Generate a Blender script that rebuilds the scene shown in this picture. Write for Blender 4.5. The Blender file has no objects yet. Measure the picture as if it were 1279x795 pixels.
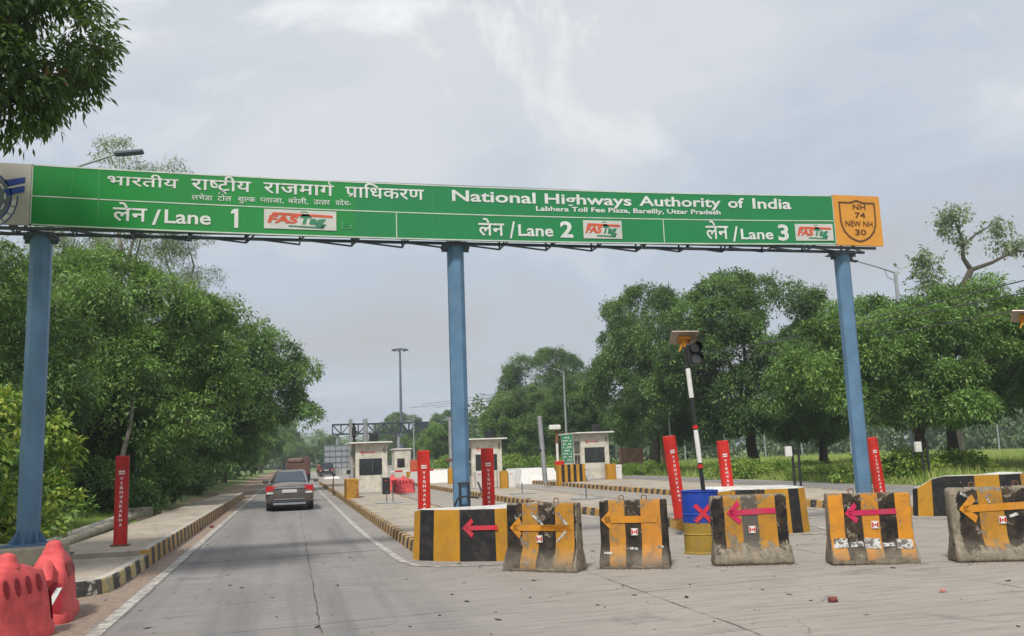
import bpy, bmesh, math, random
import numpy as np
from mathutils import Vector, Matrix
R = math.radians
random.seed(7)
SC = bpy.context.scene
C = SC.collection
# ---------------------------------------------------------------- camera
cam = bpy.data.cameras.new("camera"); cam.sensor_width = 36; cam.lens = 36 * 1110 / 1279
cam.clip_start = .05; cam.clip_end = 6000
co = bpy.data.objects.new("camera", cam); C.objects.link(co); SC.camera = co
co.matrix_world = Matrix.Translation((0, 0, 1.7)) @ Matrix.Rotation(R(-14.1), 4, 'Z') @ Matrix.Rotation(R(98.8), 4, 'X') @ Matrix.Rotation(R(-2.1), 4, 'Z')
# ---------------------------------------------------------------- world, sun, exposure
SC.view_settings.view_transform = 'Standard'; SC.view_settings.look = 'None'
SC.view_settings.exposure = 0.38; SC.view_settings.gamma = 1; SC.view_settings.use_curve_mapping = False
SUN_EL, SUN_AZ = R(52), R(-150)          # azimuth clockwise from +Y
w = bpy.data.worlds.new("World"); SC.world = w; w.use_nodes = True
nt = w.node_tree; nt.nodes.clear(); L = nt.links.new
def N(t, **k):
    n = nt.nodes.new(t)
    for a, b in k.items():
        if a.startswith('i_'):
            n.inputs[int(a[2:]) if a[2:].isdigit() else a[2:]].default_value = b
        else: setattr(n, a, b)
    return n
out = N('ShaderNodeOutputWorld')
sky = N('ShaderNodeTexSky', sky_type='NISHITA', sun_disc=False, sun_elevation=SUN_EL, sun_rotation=SUN_AZ, air_density=1.4, dust_density=3.0)
tc = N('ShaderNodeTexCoord'); sep = N('ShaderNodeSeparateXYZ'); L(tc.outputs['Generated'], sep.inputs[0])
az = N('ShaderNodeMath', operation='MAXIMUM', i_1=0.0); L(sep.outputs[2], az.inputs[0])
az2 = N('ShaderNodeMath', operation='ADD', i_1=.28); L(az.outputs[0], az2.inputs[0])
dv = N('ShaderNodeVectorMath', operation='DIVIDE'); L(tc.outputs['Generated'], dv.inputs[0])
cb = N('ShaderNodeCombineXYZ'); [L(az2.outputs[0], cb.inputs[i]) for i in range(3)]; L(cb.outputs[0], dv.inputs[1])
n1 = N('ShaderNodeTexNoise', i_Scale=.9, i_Detail=7, i_Roughness=.55, i_Distortion=.4); L(dv.outputs[0], n1.inputs['Vector'])
n2 = N('ShaderNodeTexNoise', i_Scale=1.7, i_Detail=9, i_Roughness=.6, i_Distortion=.8); L(dv.outputs[0], n2.inputs['Vector'])
r1 = N('ShaderNodeValToRGB'); L(n1.outputs[0], r1.inputs[0])
e = r1.color_ramp.elements; e[0].position = .36; e[0].color = (.42, .43, .455, 1); e[1].position = .64; e[1].color = (.58, .60, .625, 1)
m = r1.color_ramp.elements.new(.5); m.color = (.43, .485, .56, 1)
r2 = N('ShaderNodeValToRGB'); L(n2.outputs[0], r2.inputs[0])
e = r2.color_ramp.elements; e[0].position = .50; e[0].color = (0, 0, 0, 1); e[1].position = .66; e[1].color = (.9, .9, .9, 1)
hi = N('ShaderNodeMapRange', i_1=.26, i_2=.46); L(sep.outputs[2], hi.inputs[0])
mm = N('ShaderNodeMath', operation='MULTIPLY'); L(r2.outputs[0], mm.inputs[0]); L(hi.outputs[0], mm.inputs[1])
mx = N('ShaderNodeMix', data_type='RGBA'); L(mm.outputs[0], mx.inputs[0]); L(r1.outputs[0], mx.inputs[6]); mx.inputs[7].default_value = (.95, .94, .92, 1)
b1 = N('ShaderNodeBackground', i_1=.07); L(sky.outputs[0], b1.inputs[0])
b2 = N('ShaderNodeBackground', i_1=1.02); L(mx.outputs[2], b2.inputs[0])
ms = N('ShaderNodeMixShader', i_0=.88); L(b1.outputs[0], ms.inputs[1]); L(b2.outputs[0], ms.inputs[2]); L(ms.outputs[0], out.inputs[0])
sl = bpy.data.lights.new("sun", 'SUN'); sl.energy = 2.9; sl.angle = R(8); sl.color = (1, .95, .88)
so = bpy.data.objects.new("sun", sl); C.objects.link(so); so.location = (-20, -20, 40)
sd = Vector((math.sin(SUN_AZ) * math.cos(SUN_EL), math.cos(SUN_AZ) * math.cos(SUN_EL), math.sin(SUN_EL)))
so.rotation_euler = sd.to_track_quat('Z', 'Y').to_euler()
SC.cycles.max_bounces = 6; SC.cycles.diffuse_bounces = 4; SC.cycles.glossy_bounces = 2; SC.cycles.transmission_bounces = 3; SC.cycles.volume_bounces = 0
# ---------------------------------------------------------------- materials
def newmat(name):
    global nt, L
    m = bpy.data.materials.new(name); m.use_nodes = True; nt = m.node_tree; L = nt.links.new
    return m, nt.nodes['Principled BSDF']
def bump(p, h, s=.3, d=.02):
    b = N('ShaderNodeBump', i_Strength=s, i_Distance=d); L(h, b.inputs['Height']); L(b.outputs[0], p.inputs['Normal'])
def ramp(src, stops, const=False):
    r = N('ShaderNodeValToRGB'); L(src, r.inputs[0]); e = r.color_ramp.elements
    if const: r.color_ramp.interpolation = 'CONSTANT'
    while len(e) < len(stops): e.new(.5)
    for k, (p, c) in enumerate(stops):
        e[k].position = p; e[k].color = (c, c, c, 1) if isinstance(c, (int, float)) else (*c, 1)
    return r.outputs[0]
def mix(f, a, b, mode='MIX'):
    n = N('ShaderNodeMix', data_type='RGBA', blend_type=mode)
    for i, v in ((0, f), (6, a), (7, b)):
        if hasattr(v, 'is_output'): L(v, n.inputs[i])
        elif i == 0: n.inputs[0].default_value = v
        else: n.inputs[i].default_value = (*v, 1) if len(v) == 3 else v
    return n.outputs[2]
def math_(op, a, b=None, c=None, clamp=False):
    n = N('ShaderNodeMath', operation=op); n.use_clamp = clamp
    for i, v in enumerate((a, b, c)):
        if v is None: continue
        if hasattr(v, 'is_output'): L(v, n.inputs[i])
        else: n.inputs[i].default_value = v
    return n.outputs[0]
def noise(vec, scale, detail=5, rough=.6, dist=0):
    n = N('ShaderNodeTexNoise', i_Scale=scale, i_Detail=detail, i_Roughness=rough, i_Distortion=dist)
    if vec: L(vec, n.inputs['Vector'])
    return n.outputs[0]
def coord(kind='Object'):
    return N('ShaderNodeTexCoord').outputs[kind]
def pos(): return N('ShaderNodeNewGeometry').outputs['Position']
def scaled(v, s):
    n = N('ShaderNodeVectorMath', operation='MULTIPLY'); L(v, n.inputs[0]); n.inputs[1].default_value = s; return n.outputs[0]
def dim(c, k): return tuple(min(1, v * k) for v in c)
def M(name, col, rough=.6, metal=0, var=.18, scale=4, bs=.15, spec=.5):
    m, p = newmat(name); v = coord()
    a = noise(v, scale, 6, .65)
    L(mix(ramp(a, [(.3, 0), (.7, 1)]), dim(col, 1 - var), dim(col, 1 + var)), p.inputs['Base Color'])
    p.inputs['Metallic'].default_value = metal; p.inputs['Specular IOR Level'].default_value = spec
    L(math_('MULTIPLY_ADD', a, .25, rough - .12), p.inputs['Roughness'])
    if bs: bump(p, noise(v, scale * 9, 4), bs, .01)
    return m
CONC = (.36, .34, .30)
def paint(name, col, under=CONC, wear=.5, scale=7, rough=.6, dirt=.35, world=True):
    """weathered paint: chips show what is below, grime as blotches"""
    m, p = newmat(name); v = pos() if world else coord()
    base = mix(ramp(noise(v, 2.2, 5), [(.35, 0), (.7, 1)]), dim(col, .82), dim(col, 1.12))
    base = mix(math_('MULTIPLY', ramp(noise(v, 5.3, 7, .7), [(.48, 0), (.68, 1)]), dirt), base, (.16, .13, .10))
    chip = ramp(noise(v, scale, 9, .72, .3), [(1 - wear - .02, 0), (1 - wear + .03, 1)])
    und = mix(ramp(noise(v, 14, 6), [(.35, 0), (.7, 1)]), dim(under, .7), dim(under, 1.15))
    L(mix(chip, base, und), p.inputs['Base Color']); p.inputs['Roughness'].default_value = rough; p.inputs['Specular IOR Level'].default_value = .25
    bump(p, math_('SUBTRACT', noise(v, 30, 4), chip), .25, .01)
    return m
YEL = (.46, .235, .03); ORG = (.62, .22, .02); BLK = (.022, .022, .025); PBLK = (.05, .05, .055)
m_ky = paint('kerb_yellow_paint', (.47, .27, .07), wear=.42); m_kb = paint('kerb_black_paint', (.045, .044, .043), wear=.42)
m_kpy = paint('kerb_pale_yellow_paint', (.50, .40, .17), wear=.45)
m_ny = paint('nose_yellow_paint', (.47, .235, .02), wear=.30, scale=5, dirt=.25); m_nb = paint('nose_black_paint', (.018, .018, .019), wear=.31, scale=5, dirt=.2)
m_nw = paint('nose_white_paint', (.66, .65, .62), wear=.33, dirt=.5)
m_conc = M('concrete', (.40, .37, .32), .85, var=.25, scale=1.4, bs=.4)
m_oldconc = M('old_concrete', (.33, .29, .22), .9, var=.35, scale=3, bs=.6)
m_blue = paint('blue_post_paint', (.11, .21, .33), (.16, .23, .30), wear=.28, scale=3, rough=.42, dirt=.18)
m_dsteel = M('dark_steel', (.035, .045, .06), .6, .3, bs=0)
m_steel = M('grey_steel', (.10, .12, .15), .55, .3, scale=3)
m_galv = M('galvanised_steel', (.35, .37, .38), .5, .5, scale=3)
m_green = None
m_white = paint('booth_cream_paint', (.62, .59, .50), (.42, .38, .30), wear=.30, scale=2.5, dirt=.35)
m_wplast = M('white_painted_metal', (.66, .65, .62), .55, var=.1)
m_red = paint('post_red_paint', (.56, .030, .022), (.40, .05, .04), wear=.3, scale=8, rough=.42, dirt=.12)
m_dred = paint('post_crimson_paint', (.42, .022, .022), (.3, .04, .04), wear=.3, scale=8, rough=.45, dirt=.2)
m_glass = M('dark_glass', (.02, .022, .025), .08, var=.4, bs=0, spec=.8)
m_black = M('black_plastic', (.018, .018, .02), .45)
m_rubber = M('rubber', (.02, .02, .02), .85)
m_letter = M('letter_white', (.62, .64, .62), .55, var=.12, bs=0)
m_mag = paint('magenta_paint', (.52, .022, .085), (.2, .05, .05), wear=.3, scale=9)
m_arrowr = paint('arrow_red_paint', (.60, .03, .06), (.2, .05, .05), wear=.28, scale=9)
m_arrowo = paint('arrow_orange_paint', (.58, .24, .018), (.25, .12, .03), wear=.3, scale=9)
m_whpaint = paint('rough_white_paint', (.55, .54, .51), (.13, .12, .11), wear=.50, scale=16)
m_bark = M('bark', (.075, .062, .048), .95, var=.4, scale=7, bs=.9)
m_palebark = M('pale_bark', (.24, .22, .19), .95, var=.35, scale=5, bs=.7)
m_wire = M('wire', (.05, .05, .055), .6, bs=0)
m_rust = M('rust', (.16, .07, .035), .85, var=.5, scale=9)
# --- leaves
def leafmat(name, c1, c2, c3):
    m, p = newmat(name)
    a = N('ShaderNodeAttribute', attribute_name='Col'); s = N('ShaderNodeSeparateColor'); L(a.outputs['Color'], s.inputs[0])
    c = mix(s.outputs[0], c1, c2); c = mix(math_('MULTIPLY', s.outputs[1], 1.0), c, c3)
    oi = N('ShaderNodeObjectInfo'); hs = N('ShaderNodeHueSaturation', i_Saturation=.96)
    L(math_('MULTIPLY_ADD', oi.outputs['Random'], -.012, .512), hs.inputs['Hue']); L(math_('MULTIPLY_ADD', oi.outputs['Random'],   .22, 1.04), hs.inputs['Value']); L(c, hs.inputs['Color']); c = hs.outputs[0]
    L(c, p.inputs['Base Color']); p.inputs['Roughness'].default_value = .5; p.inputs['Specular IOR Level'].default_value = .35
    tr = N('ShaderNodeBsdfTranslucent'); L(mix(.5, c, (.2, .32, .02)), tr.inputs[0])
    ms = N('ShaderNodeMixShader', i_0=.34); L(p.outputs[0], ms.inputs[1]); L(tr.outputs[0], ms.inputs[2])
    L(ms.outputs[0], nt.nodes['Material Output'].inputs[0]); return m
l_mango = leafmat('broad_leaves', (.045, .10, .028), (.20, .345, .08), (.31, .42, .09))
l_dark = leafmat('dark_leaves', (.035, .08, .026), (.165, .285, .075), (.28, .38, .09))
l_bush = leafmat('bush_leaves', (.10, .19, .03), (.24, .36, .05), (.44, .46, .07))
l_grey = leafmat('grey_green_leaves', (.15, .19, .11), (.26, .31, .17), (.32, .35, .18))
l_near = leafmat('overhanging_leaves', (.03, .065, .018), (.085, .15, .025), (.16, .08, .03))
l_grass = leafmat('grass_blades', (.17, .27, .045), (.30, .40, .08), (.46, .44, .16))
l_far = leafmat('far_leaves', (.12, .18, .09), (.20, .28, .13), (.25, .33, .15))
# ---------------------------------------------------------------- helpers
def meshobj(name, bm, mats, parent=None, smooth=False):
    me = bpy.data.meshes.new(name); bm.normal_update(); bm.to_mesh(me); bm.free()
    for m in (mats if isinstance(mats, (list, tuple)) else [mats]): me.materials.append(m)
    if smooth:
        me.polygons.foreach_set('use_smooth', [True] * len(me.polygons))
        try: me.set_sharp_from_angle(angle=R(38))
        except Exception: pass
    o = bpy.data.objects.new(name, me); C.objects.link(o); o.parent = parent
    return o
def thing(name, label, cat, loc=(0, 0, 0), rz=0, group=None, rx=0, ry=0):
    o = bpy.data.objects.new(name, None); C.objects.link(o); o.empty_display_size = .2
    o.location = loc; o.rotation_euler = (rx, ry, rz); tag(o, label, cat, group); return o
def tag(o, label, cat, group=None):
    o['label'] = label; o['category'] = cat
    if group: o['group'] = group
    return o
def struct(o): o['kind'] = 'structure'; return o
def BM(): return bmesh.new()
def box(bm, c, s, mi=0, bev=0, rot=None, seg=1):
    r = bmesh.ops.create_cube(bm, size=1); vs = r['verts']
    T = Matrix.Translation(c) @ (rot.to_4x4() if rot else Matrix.Identity(4)) @ Matrix.Diagonal((*s, 1))
    bmesh.ops.transform(bm, matrix=T, verts=vs)
    fs = {f for v in vs for f in v.link_faces}
    for f in fs: f.material_index = mi
    if bev:
        es = list({e for v in vs for e in v.link_edges})
        rr = bmesh.ops.bevel(bm, geom=es, offset=bev, segments=seg, affect='EDGES', profile=.5)
        for f in rr['faces']: f.material_index = mi
def b2(bm, x0, x1, y0, y1, z0, z1, mi=0, bev=0):
    box(bm, ((x0 + x1) / 2, (y0 + y1) / 2, (z0 + z1) / 2), (abs(x1 - x0), abs(y1 - y0), abs(z1 - z0)), mi, bev)
def tube(bm, pts, rad, seg=8, mi=0, cap=True):
    pts = [Vector(p) for p in pts]; n = len(pts)
    if not isinstance(rad, (list, tuple)): rad = [rad] * n
    rings = []; up0 = None
    for i, p in enumerate(pts):
        d = (pts[min(i + 1, n - 1)] - pts[max(i - 1, 0)]).normalized()
        if up0 is None: up0 = Vector((1, 0, 0)) if abs(d.x) < .8 else Vector((0, 0, 1))
        a = (up0 - d * up0.dot(d)).normalized(); up0 = a; b = d.cross(a)
        rings.append([bm.verts.new(p + (a * math.cos(t) + b * math.sin(t)) * rad[i]) for t in [2 * math.pi * (k + .5) / seg for k in range(seg)]])
    for i in range(n - 1):
        for k in range(seg):
            f = bm.faces.new((rings[i][k], rings[i][(k + 1) % seg], rings[i + 1][(k + 1) % seg], rings[i + 1][k])); f.material_index = mi
    if cap:
        f = bm.faces.new(rings[0][::-1]); f.material_index = mi; f = bm.faces.new(rings[-1]); f.material_index = mi
def poly(bm, pts, mi=0):
    f = bm.faces.new([bm.verts.new(p) for p in pts]); f.material_index = mi; return f
def prism(bm, pts, z0, z1, mi=0, top=None, sc=1):
    """pts (x,y) ccw; extruded up"""
    cx = sum(p[0] for p in pts) / len(pts); cy = sum(p[1] for p in pts) / len(pts)
    a = [bm.verts.new((x, y, z0)) for x, y in pts]; b = [bm.verts.new((cx + (x - cx) * sc, cy + (y - cy) * sc, z1)) for x, y in pts]; n = len(pts)
    for i in range(n):
        f = bm.faces.new((a[i], a[(i + 1) % n], b[(i + 1) % n], b[i])); f.material_index = mi
    f = bm.faces.new(b); f.material_index = mi if top is None else top
    f = bm.faces.new(a[::-1]); f.material_index = mi
def profx(bm, prof, x0, x1, mi=0):
    """closed profile (y,z), extruded along x"""
    a = [bm.verts.new((x0, y, z)) for y, z in prof]; b = [bm.verts.new((x1, y, z)) for y, z in prof]; n = len(prof)
    for i in range(n):
        f = bm.faces.new((a[i], a[(i + 1) % n], b[(i + 1) % n], b[i])); f.material_index = mi
    bm.faces.new(a[::-1]).material_index = mi; bm.faces.new(b).material_index = mi
    bmesh.ops.recalc_face_normals(bm, faces=bm.faces[:])
def front(bm, pts, y, t, mi=0):
    """plate facing -y with outline pts (x,z), thickness t behind y"""
    a = [bm.verts.new((x, y, z)) for x, z in pts]; b = [bm.verts.new((x, y + t, z)) for x, z in pts]; n = len(pts)
    fs = [bm.faces.new(a), bm.faces.new(b[::-1])]
    for i in range(n): fs.append(bm.faces.new((a[(i + 1) % n], a[i], b[i], b[(i + 1) % n])))
    for f in fs: f.material_index = mi
    bmesh.ops.recalc_face_normals(bm, faces=fs)
# ---------------------------------------------------------------- lettering
def glyphs(s, bold=0):
    c = bpy.data.curves.new("t", "FONT"); c.body = s; c.size = 1; c.resolution_u = 3; c.offset = bold
    o = bpy.data.objects.new("t", c); C.objects.link(o); bpy.context.view_layer.update()
    me = o.to_mesh(); vs = [(v.co.x, v.co.y) for v in me.vertices]; fs = [list(p.vertices) for p in me.polygons]
    o.to_mesh_clear(); bpy.data.objects.remove(o); bpy.data.curves.remove(c)
    return vs, fs
BAR = .273
def clipx(g, x):
    bm = BM(); vv = [bm.verts.new((a, b, 0)) for a, b in g[0]]
    for f in g[1]:
        try: bm.faces.new([vv[i] for i in f])
        except ValueError: pass
    bmesh.ops.bisect_plane(bm, geom=bm.verts[:] + bm.edges[:] + bm.faces[:], plane_co=(x, 0, 0), plane_no=(1, 0, 0), clear_outer=True)
    bm.verts.index_update(); r = ([(v.co.x, v.co.y) for v in bm.verts], [[v.index for v in f.verts] for f in bm.faces]); bm.free()
    return r
def deva(tokens, bold=.012):
    """small typesetter: '~x' half form, '/R' rakar stroke on a stem, '^R' rakar under, 'reph' hook"""
    V, F = [], []; x = 0
    def add(g, dx):
        n = len(V); V.extend((a + dx, b) for a, b in g[0]); F.extend([[i + n for i in f] for f in g[1]])
    for t in tokens:
        if t == ' ': x += .35
        elif t == '/R': add(([(-.17, .22), (-.17, .15), (-.42, .0), (-.42, .07)], [[0, 1, 2, 3]]), x)
        elif t == '^R': add(([(-.31, -.02), (-.31, .06), (-.5, -.19), (-.44, -.21), (-.12, -.19), (-.18, -.21)], [[0, 1, 3, 2], [0, 1, 4, 5]]), x)
        elif t == 'reph':
            P = []; n = 8
            for k in range(n + 1):
                a = R(-60 - 200 * k / n); P.append((-.13 + .10 * math.cos(a), .78 + .12 * math.sin(a)))
            Q = [(-.13 + (p[0] + .13) * .45, .78 + (p[1] - .78) * .45) for p in P]
            add((P + Q, [[i, i + 1, n + 2 + i, n + 1 + i] for i in range(n)]), x)
        elif t[0] == '~':
            g = glyphs(t[1:], bold); wd = max(a for a, b in g[0]) - bold; cx = wd - BAR + .045
            add(clipx(g, cx), x); x += cx
        else:
            g = glyphs(t, bold); mk = t in 'ुेू़ं'
            add(g, x - (.06 if mk else 0))
            if not mk: x += max(a for a, b in g[0]) - bold - (.16 if t == 'ि' and 0 else 0) if t != 'ि' else .273
    return V, F
def place_text(bm, g, x0, x1, z0, h, y, t=.004, ref=None, mi=0, fz=None):
    """g in em units fitted to x0..x1; ref = em height that maps to h"""
    V, F = g; a = min(v[0] for v in V); b = max(v[0] for v in V); sx = (x1 - x0) / (b - a); sz = h / (ref or .7)
    vs = [bm.verts.new((x0 + (u - a) * sx, y, z0 + v * sz)) for u, v in V]; fs = []
    for f in F:
        try: ff = bm.faces.new([vs[i] for i in f]); ff.material_index = mi; fs.append(ff)
        except ValueError: pass
    bmesh.ops.recalc_face_normals(bm, faces=fs)
    for f in fs:
        f.normal_update()
        if f.normal.y > 0: f.normal_flip()
#PART2
# ---------------------------------------------------------------- ground and roads
def ground_mat():
    m, p = newmat('grass_and_earth'); v = pos()
    g = mix(ramp(noise(v, .35, 6), [(.3, 0), (.7, 1)]), (.09, .15, .03), (.19, .26, .06))
    d = mix(ramp(noise(v, 1.7, 7), [(.3, 0), (.7, 1)]), (.20, .14, .09), (.36, .265, .18))
    s = N('ShaderNodeSeparateXYZ'); L(v, s.inputs[0])
    nx = math_('MULTIPLY_ADD', noise(v, .5, 5), 3.4, -1.7)
    # worn earth along the left verge, y beyond 27 m
    e1 = math_('MULTIPLY', ramp(math_('ADD', math_('MULTIPLY', math_('ADD', s.outputs[0], nx), .1), .5), [(0, 0), (.02, 0), (.05, 1), (.5, 1), (.52, 0)]),
               ramp(math_('MULTIPLY', math_('ADD', s.outputs[1], nx), .01), [(0, 0), (.24, 0), (.28, 1)]))
    patch = ramp(noise(v, .8, 6, .7), [(.5, 0), (.62, 1)])
    L(mix(math_('MAXIMUM', e1, math_('MULTIPLY', patch, .45)), g, d), p.inputs['Base Color']); p.inputs['Roughness'].default_value = .95
    bump(p, noise(v, 9, 7), .8, .06); return m
def line_mask(val, off, wd):
    a = math_('ABSOLUTE', math_('SUBTRACT', val, off)); return math_('LESS_THAN', a, wd)
def road_mat(name, asphalt=False):
    m, p = newmat(name); v = pos(); s = N('ShaderNodeSeparateXYZ'); L(v, s.inputs[0]); X, Y = s.outputs[0], s.outputs[1]
    if asphalt:
        c = mix(ramp(noise(v, .6, 6), [(.3, 0), (.7, 1)]), (.17, .165, .16), (.25, .24, .225))
        L(c, p.inputs['Base Color']); p.inputs['Roughness'].default_value = .9; bump(p, noise(v, 60, 3), .3, .01); return m
    wob = math_('MULTIPLY_ADD', noise(v, .5, 4), 1.6, -.8)
    side = ramp(math_('MULTIPLY', math_('ADD', math_('ADD', X, wob), 1.0), .12), [(.0, 0), (.28, .12), (.55, 1)])
    big = ramp(noise(v, .45, 7, .62), [(.3, 0), (.7, 1)])
    c = mix(side, (.215, .20, .195), (.355, .315, .265)); c = mix(math_('MULTIPLY', big, .45), c, (.42, .385, .335))
    streak = ramp(noise(scaled(v, (1.0, 9, 1)), 1.1, 7, .7), [(.46, 0), (.66, 1)])
    c = mix(math_('MULTIPLY', streak, .6), c, (.15, .14, .135))
    fine = ramp(noise(scaled(v, (3, 26, 3)), 1.6, 6, .7), [(.3, 0), (.72, 1)])
    c = mix(math_('MULTIPLY', fine, .42), c, (.17, .16, .15))
    speck = ramp(noise(v, 42, 3, .7), [(.28, 1), (.4, 0)]); c = mix(math_('MULTIPLY', speck, .5), c, (.11, .105, .10))
    # rubber track in the open lane, long in Y
    trk = math_('MULTIPLY', ramp(noise(scaled(v, (1.6, .06, 1)), 1.2, 4), [(.45, 0), (.62, 1)]), ramp(math_('MULTIPLY_ADD', X, .1, .3), [(.08, 0), (.14, 1), (.42, 1), (.5, 0)]))
    c = mix(math_('MULTIPLY', trk, .5), c, (.12, .115, .115))
    oil = math_('MULTIPLY', ramp(noise(v, .9, 5, .6, .6), [(.60, 0), (.70, 1)]), .5); c = mix(oil, c, (.12, .115, .11))
    tin = N('ShaderNodeTexWave', wave_type='BANDS', bands_direction='Y', i_Scale=9, i_Distortion=2.5, i_Detail=3); L(v, tin.inputs['Vector'])
    c = mix(math_('MULTIPLY', math_('MULTIPLY', ramp(tin.outputs[0], [(.55, 0), (.8, 1)]), ramp(noise(v, .7, 5), [(.4, 0), (.6, 1)])), .28), c, (.14, .13, .125))
    # joints of the slabs
    wj = math_('MULTIPLY_ADD', noise(v, 2.0, 5, .7), .10, -.05)
    Xj = math_('ADD', X, wj); Yk = math_('ADD', math_('ADD', Y, math_('MULTIPLY', X, -.115)), wj)
    J = line_mask(Xj, .30, .009)
    for o, wd in ((4.17, .015), (8.1, .012), (-1.9, .01), (12.2, .012)): J = math_('MAXIMUM', J, line_mask(Xj, o, wd))
    md = math_('MODULO', math_('ADD', Yk, 42.95), 5.1); J2 = line_mask(md, 2.0, .014)
    J = math_('MAXIMUM', J, J2)
    tar = ramp(noise(v, 1.3, 4), [(.44, .25), (.56, 1)]); c = mix(math_('MULTIPLY', J, tar), c, (.06, .056, .053))
    dark = math_('MULTIPLY', math_('LESS_THAN', math_('ABSOLUTE', math_('SUBTRACT', Yk, 17.5)), math_('MULTIPLY', noise(v, 1.1, 4), .22)), ramp(noise(v, .9, 5), [(.42, 0), (.5, 1)]))
    c = mix(math_('MULTIPLY', dark, .55), c, (.09, .085, .08))
    vo = N('ShaderNodeTexVoronoi', feature='DISTANCE_TO_EDGE', i_Scale=.33)
    nd = N('ShaderNodeTexNoise', i_Scale=1.5, i_Detail=6); L(v, nd.inputs['Vector'])
    va = N('ShaderNodeVectorMath', operation='MULTIPLY_ADD'); L(nd.outputs['Color'], va.inputs[0]); va.inputs[1].default_value = (.8, .8, .8); L(v, va.inputs[2]); L(va.outputs[0], vo.inputs['Vector'])
    crk = math_('MULTIPLY', math_('LESS_THAN', vo.outputs[0], .0028), ramp(noise(v, .31, 3), [(.5, 0), (.56, 1)]))
    c = mix(math_('MULTIPLY', crk, .6), c, (.05, .047, .045))
    pk = math_('MULTIPLY', ramp(noise(v, .8, 5), [(.66, 0), (.72, 1)]), ramp(noise(v, 16, 4), [(.45, 0), (.6, 1)])); c = mix(math_('MULTIPLY', pk, .35), c, (.40, .12, .13))
    # dirt gathered against the left kerb and the verge
    dn = math_('MULTIPLY_ADD', noise(v, 2.2, 6, .7), .5, -.25)
    dl = ramp(math_('MULTIPLY_ADD', math_('ADD', X, dn), .2, 1.0), [(0, 1), (.575, 1), (.605, 0)])
    dd = mix(ramp(noise(v, 11, 8, .75), [(.36, 0), (.62, 1)]), (.13, .085, .06), (.38, .28, .20)); dd = mix(ramp(noise(v, 1.7, 5), [(.4, 0), (.65, .6)]), dd, (.20, .17, .14))
    c = mix(math_('MULTIPLY', dl, .93), c, dd)
    L(c, p.inputs['Base Color']); p.inputs['Roughness'].default_value = .86
    hgt = math_('SUBTRACT', math_('ADD', noise(v, 35, 4), math_('MULTIPLY', fine, .5)), math_('MULTIPLY', J, 1.5)); bump(p, hgt, .45, .012)
    return m
m_ground = ground_mat(); m_road = road_mat('slab_concrete'); m_asph = road_mat('far_asphalt', True)
bm = BM(); g = 60
xs = [-1400, -300, -80, -30, -12, -4, 24, 40, 90, 300, 1400]; ys = [-1400, -200, -20, 0, 30, 70, 130, 250, 600, 1400]
vv = [[bm.verts.new((x, y, -.03)) for x in xs] for y in ys]
for j in range(len(ys) - 1):
    for i in range(len(xs) - 1): bm.faces.new((vv[j][i], vv[j][i + 1], vv[j + 1][i + 1], vv[j + 1][i]))
struct(meshobj('ground', bm, m_ground))
bm = BM()
Lc = [(-4.2, -6), (-4.2, 13.2), (-3.6, 50), (-3.4, 70), (-2.9, 90), (-1.9, 115), (.5, 150), (6, 200), (20, 280), (60, 420)]
Rc = [(23.2, -6), (23.2, 13.2), (23.6, 50), (24, 70), (24.5, 90), (25, 115), (26, 150), (30, 200), (42, 280), (84, 410)]
a = [bm.verts.new((x, y, 0)) for x, y in Lc]; b = [bm.verts.new((x, y, 0)) for x, y in Rc]
for i in range(len(a) - 1): bm.faces.new((a[i], b[i], b[i + 1], a[i + 1]))
struct(meshobj('road', bm, m_road))
bm = BM()
for i, (x0, x1, y0, y1) in enumerate([(18.4, 22.9, 5, 60), (18.4, 22.9, 60, 140)]):
    poly(bm, [(x0, y0, .004), (x1, y0, .004), (x1 + (.5 if i else 0), y1, .004), (x0, y1, .004)])
struct(meshobj('carriageway', bm, m_asph))
bm = BM()
cols_ = [(-3.9, -.02), (-4.35, .10), (-4.9, .20), (-5.6, .27), (-7.5, .42), (-14, .5), (-40, .5), (-60, -.05)]
rows_ = [10, 14.5, 15.5, 17, 20, 24, 28, 34, 42, 55, 75, 100, 140, 200]
gv = [[bm.verts.new((x - (.25 if y > 50 else 0), y, (z if 14.6 < y < 190 else -.05) * (1 if y < 60 else .6))) for x, z in cols_] for y in rows_]
for j in range(len(rows_) - 1):
    for i in range(len(cols_) - 1): bm.faces.new((gv[j][i], gv[j + 1][i], gv[j + 1][i + 1], gv[j][i + 1]))
bmesh.ops.recalc_face_normals(bm, faces=bm.faces[:])
for f in bm.faces:
    f.normal_update()
    if f.normal.z < 0: f.normal_flip()
struct(meshobj('verge', bm, m_ground))
# painted lines
m_line = paint('road_line_paint', (.50, .48, .43), (.27, .255, .24), wear=.48, scale=6, dirt=.75)
def strip(bm, pts, wd, z=.008):
    P = [Vector((x, y)) for x, y in pts]; n = len(P); rows = []
    for i, p in enumerate(P):
        d = (P[min(i + 1, n - 1)] - P[max(i - 1, 0)]).normalized(); q = Vector((-d.y, d.x)) * wd / 2
        rows.append((bm.verts.new((*(p + q), z)), bm.verts.new((*(p - q), z))))
    for i in range(n - 1):
        f = bm.faces.new((rows[i][1], rows[i + 1][1], rows[i + 1][0], rows[i][0]))
def arc(cx, cy, r, a0, a1, n=8, ry=None):
    return [(cx + r * math.cos(R(a0 + (a1 - a0) * k / n)), cy + (ry or r) * math.sin(R(a0 + (a1 - a0) * k / n))) for k in range(n + 1)]
bm = BM()
strip(bm, [(-2.0, y) for y in (2, 6, 10, 14, 20, 30, 45, 60)] + [(-1.8, 80), (-1.1, 105), (.9, 140)], .15)
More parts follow.
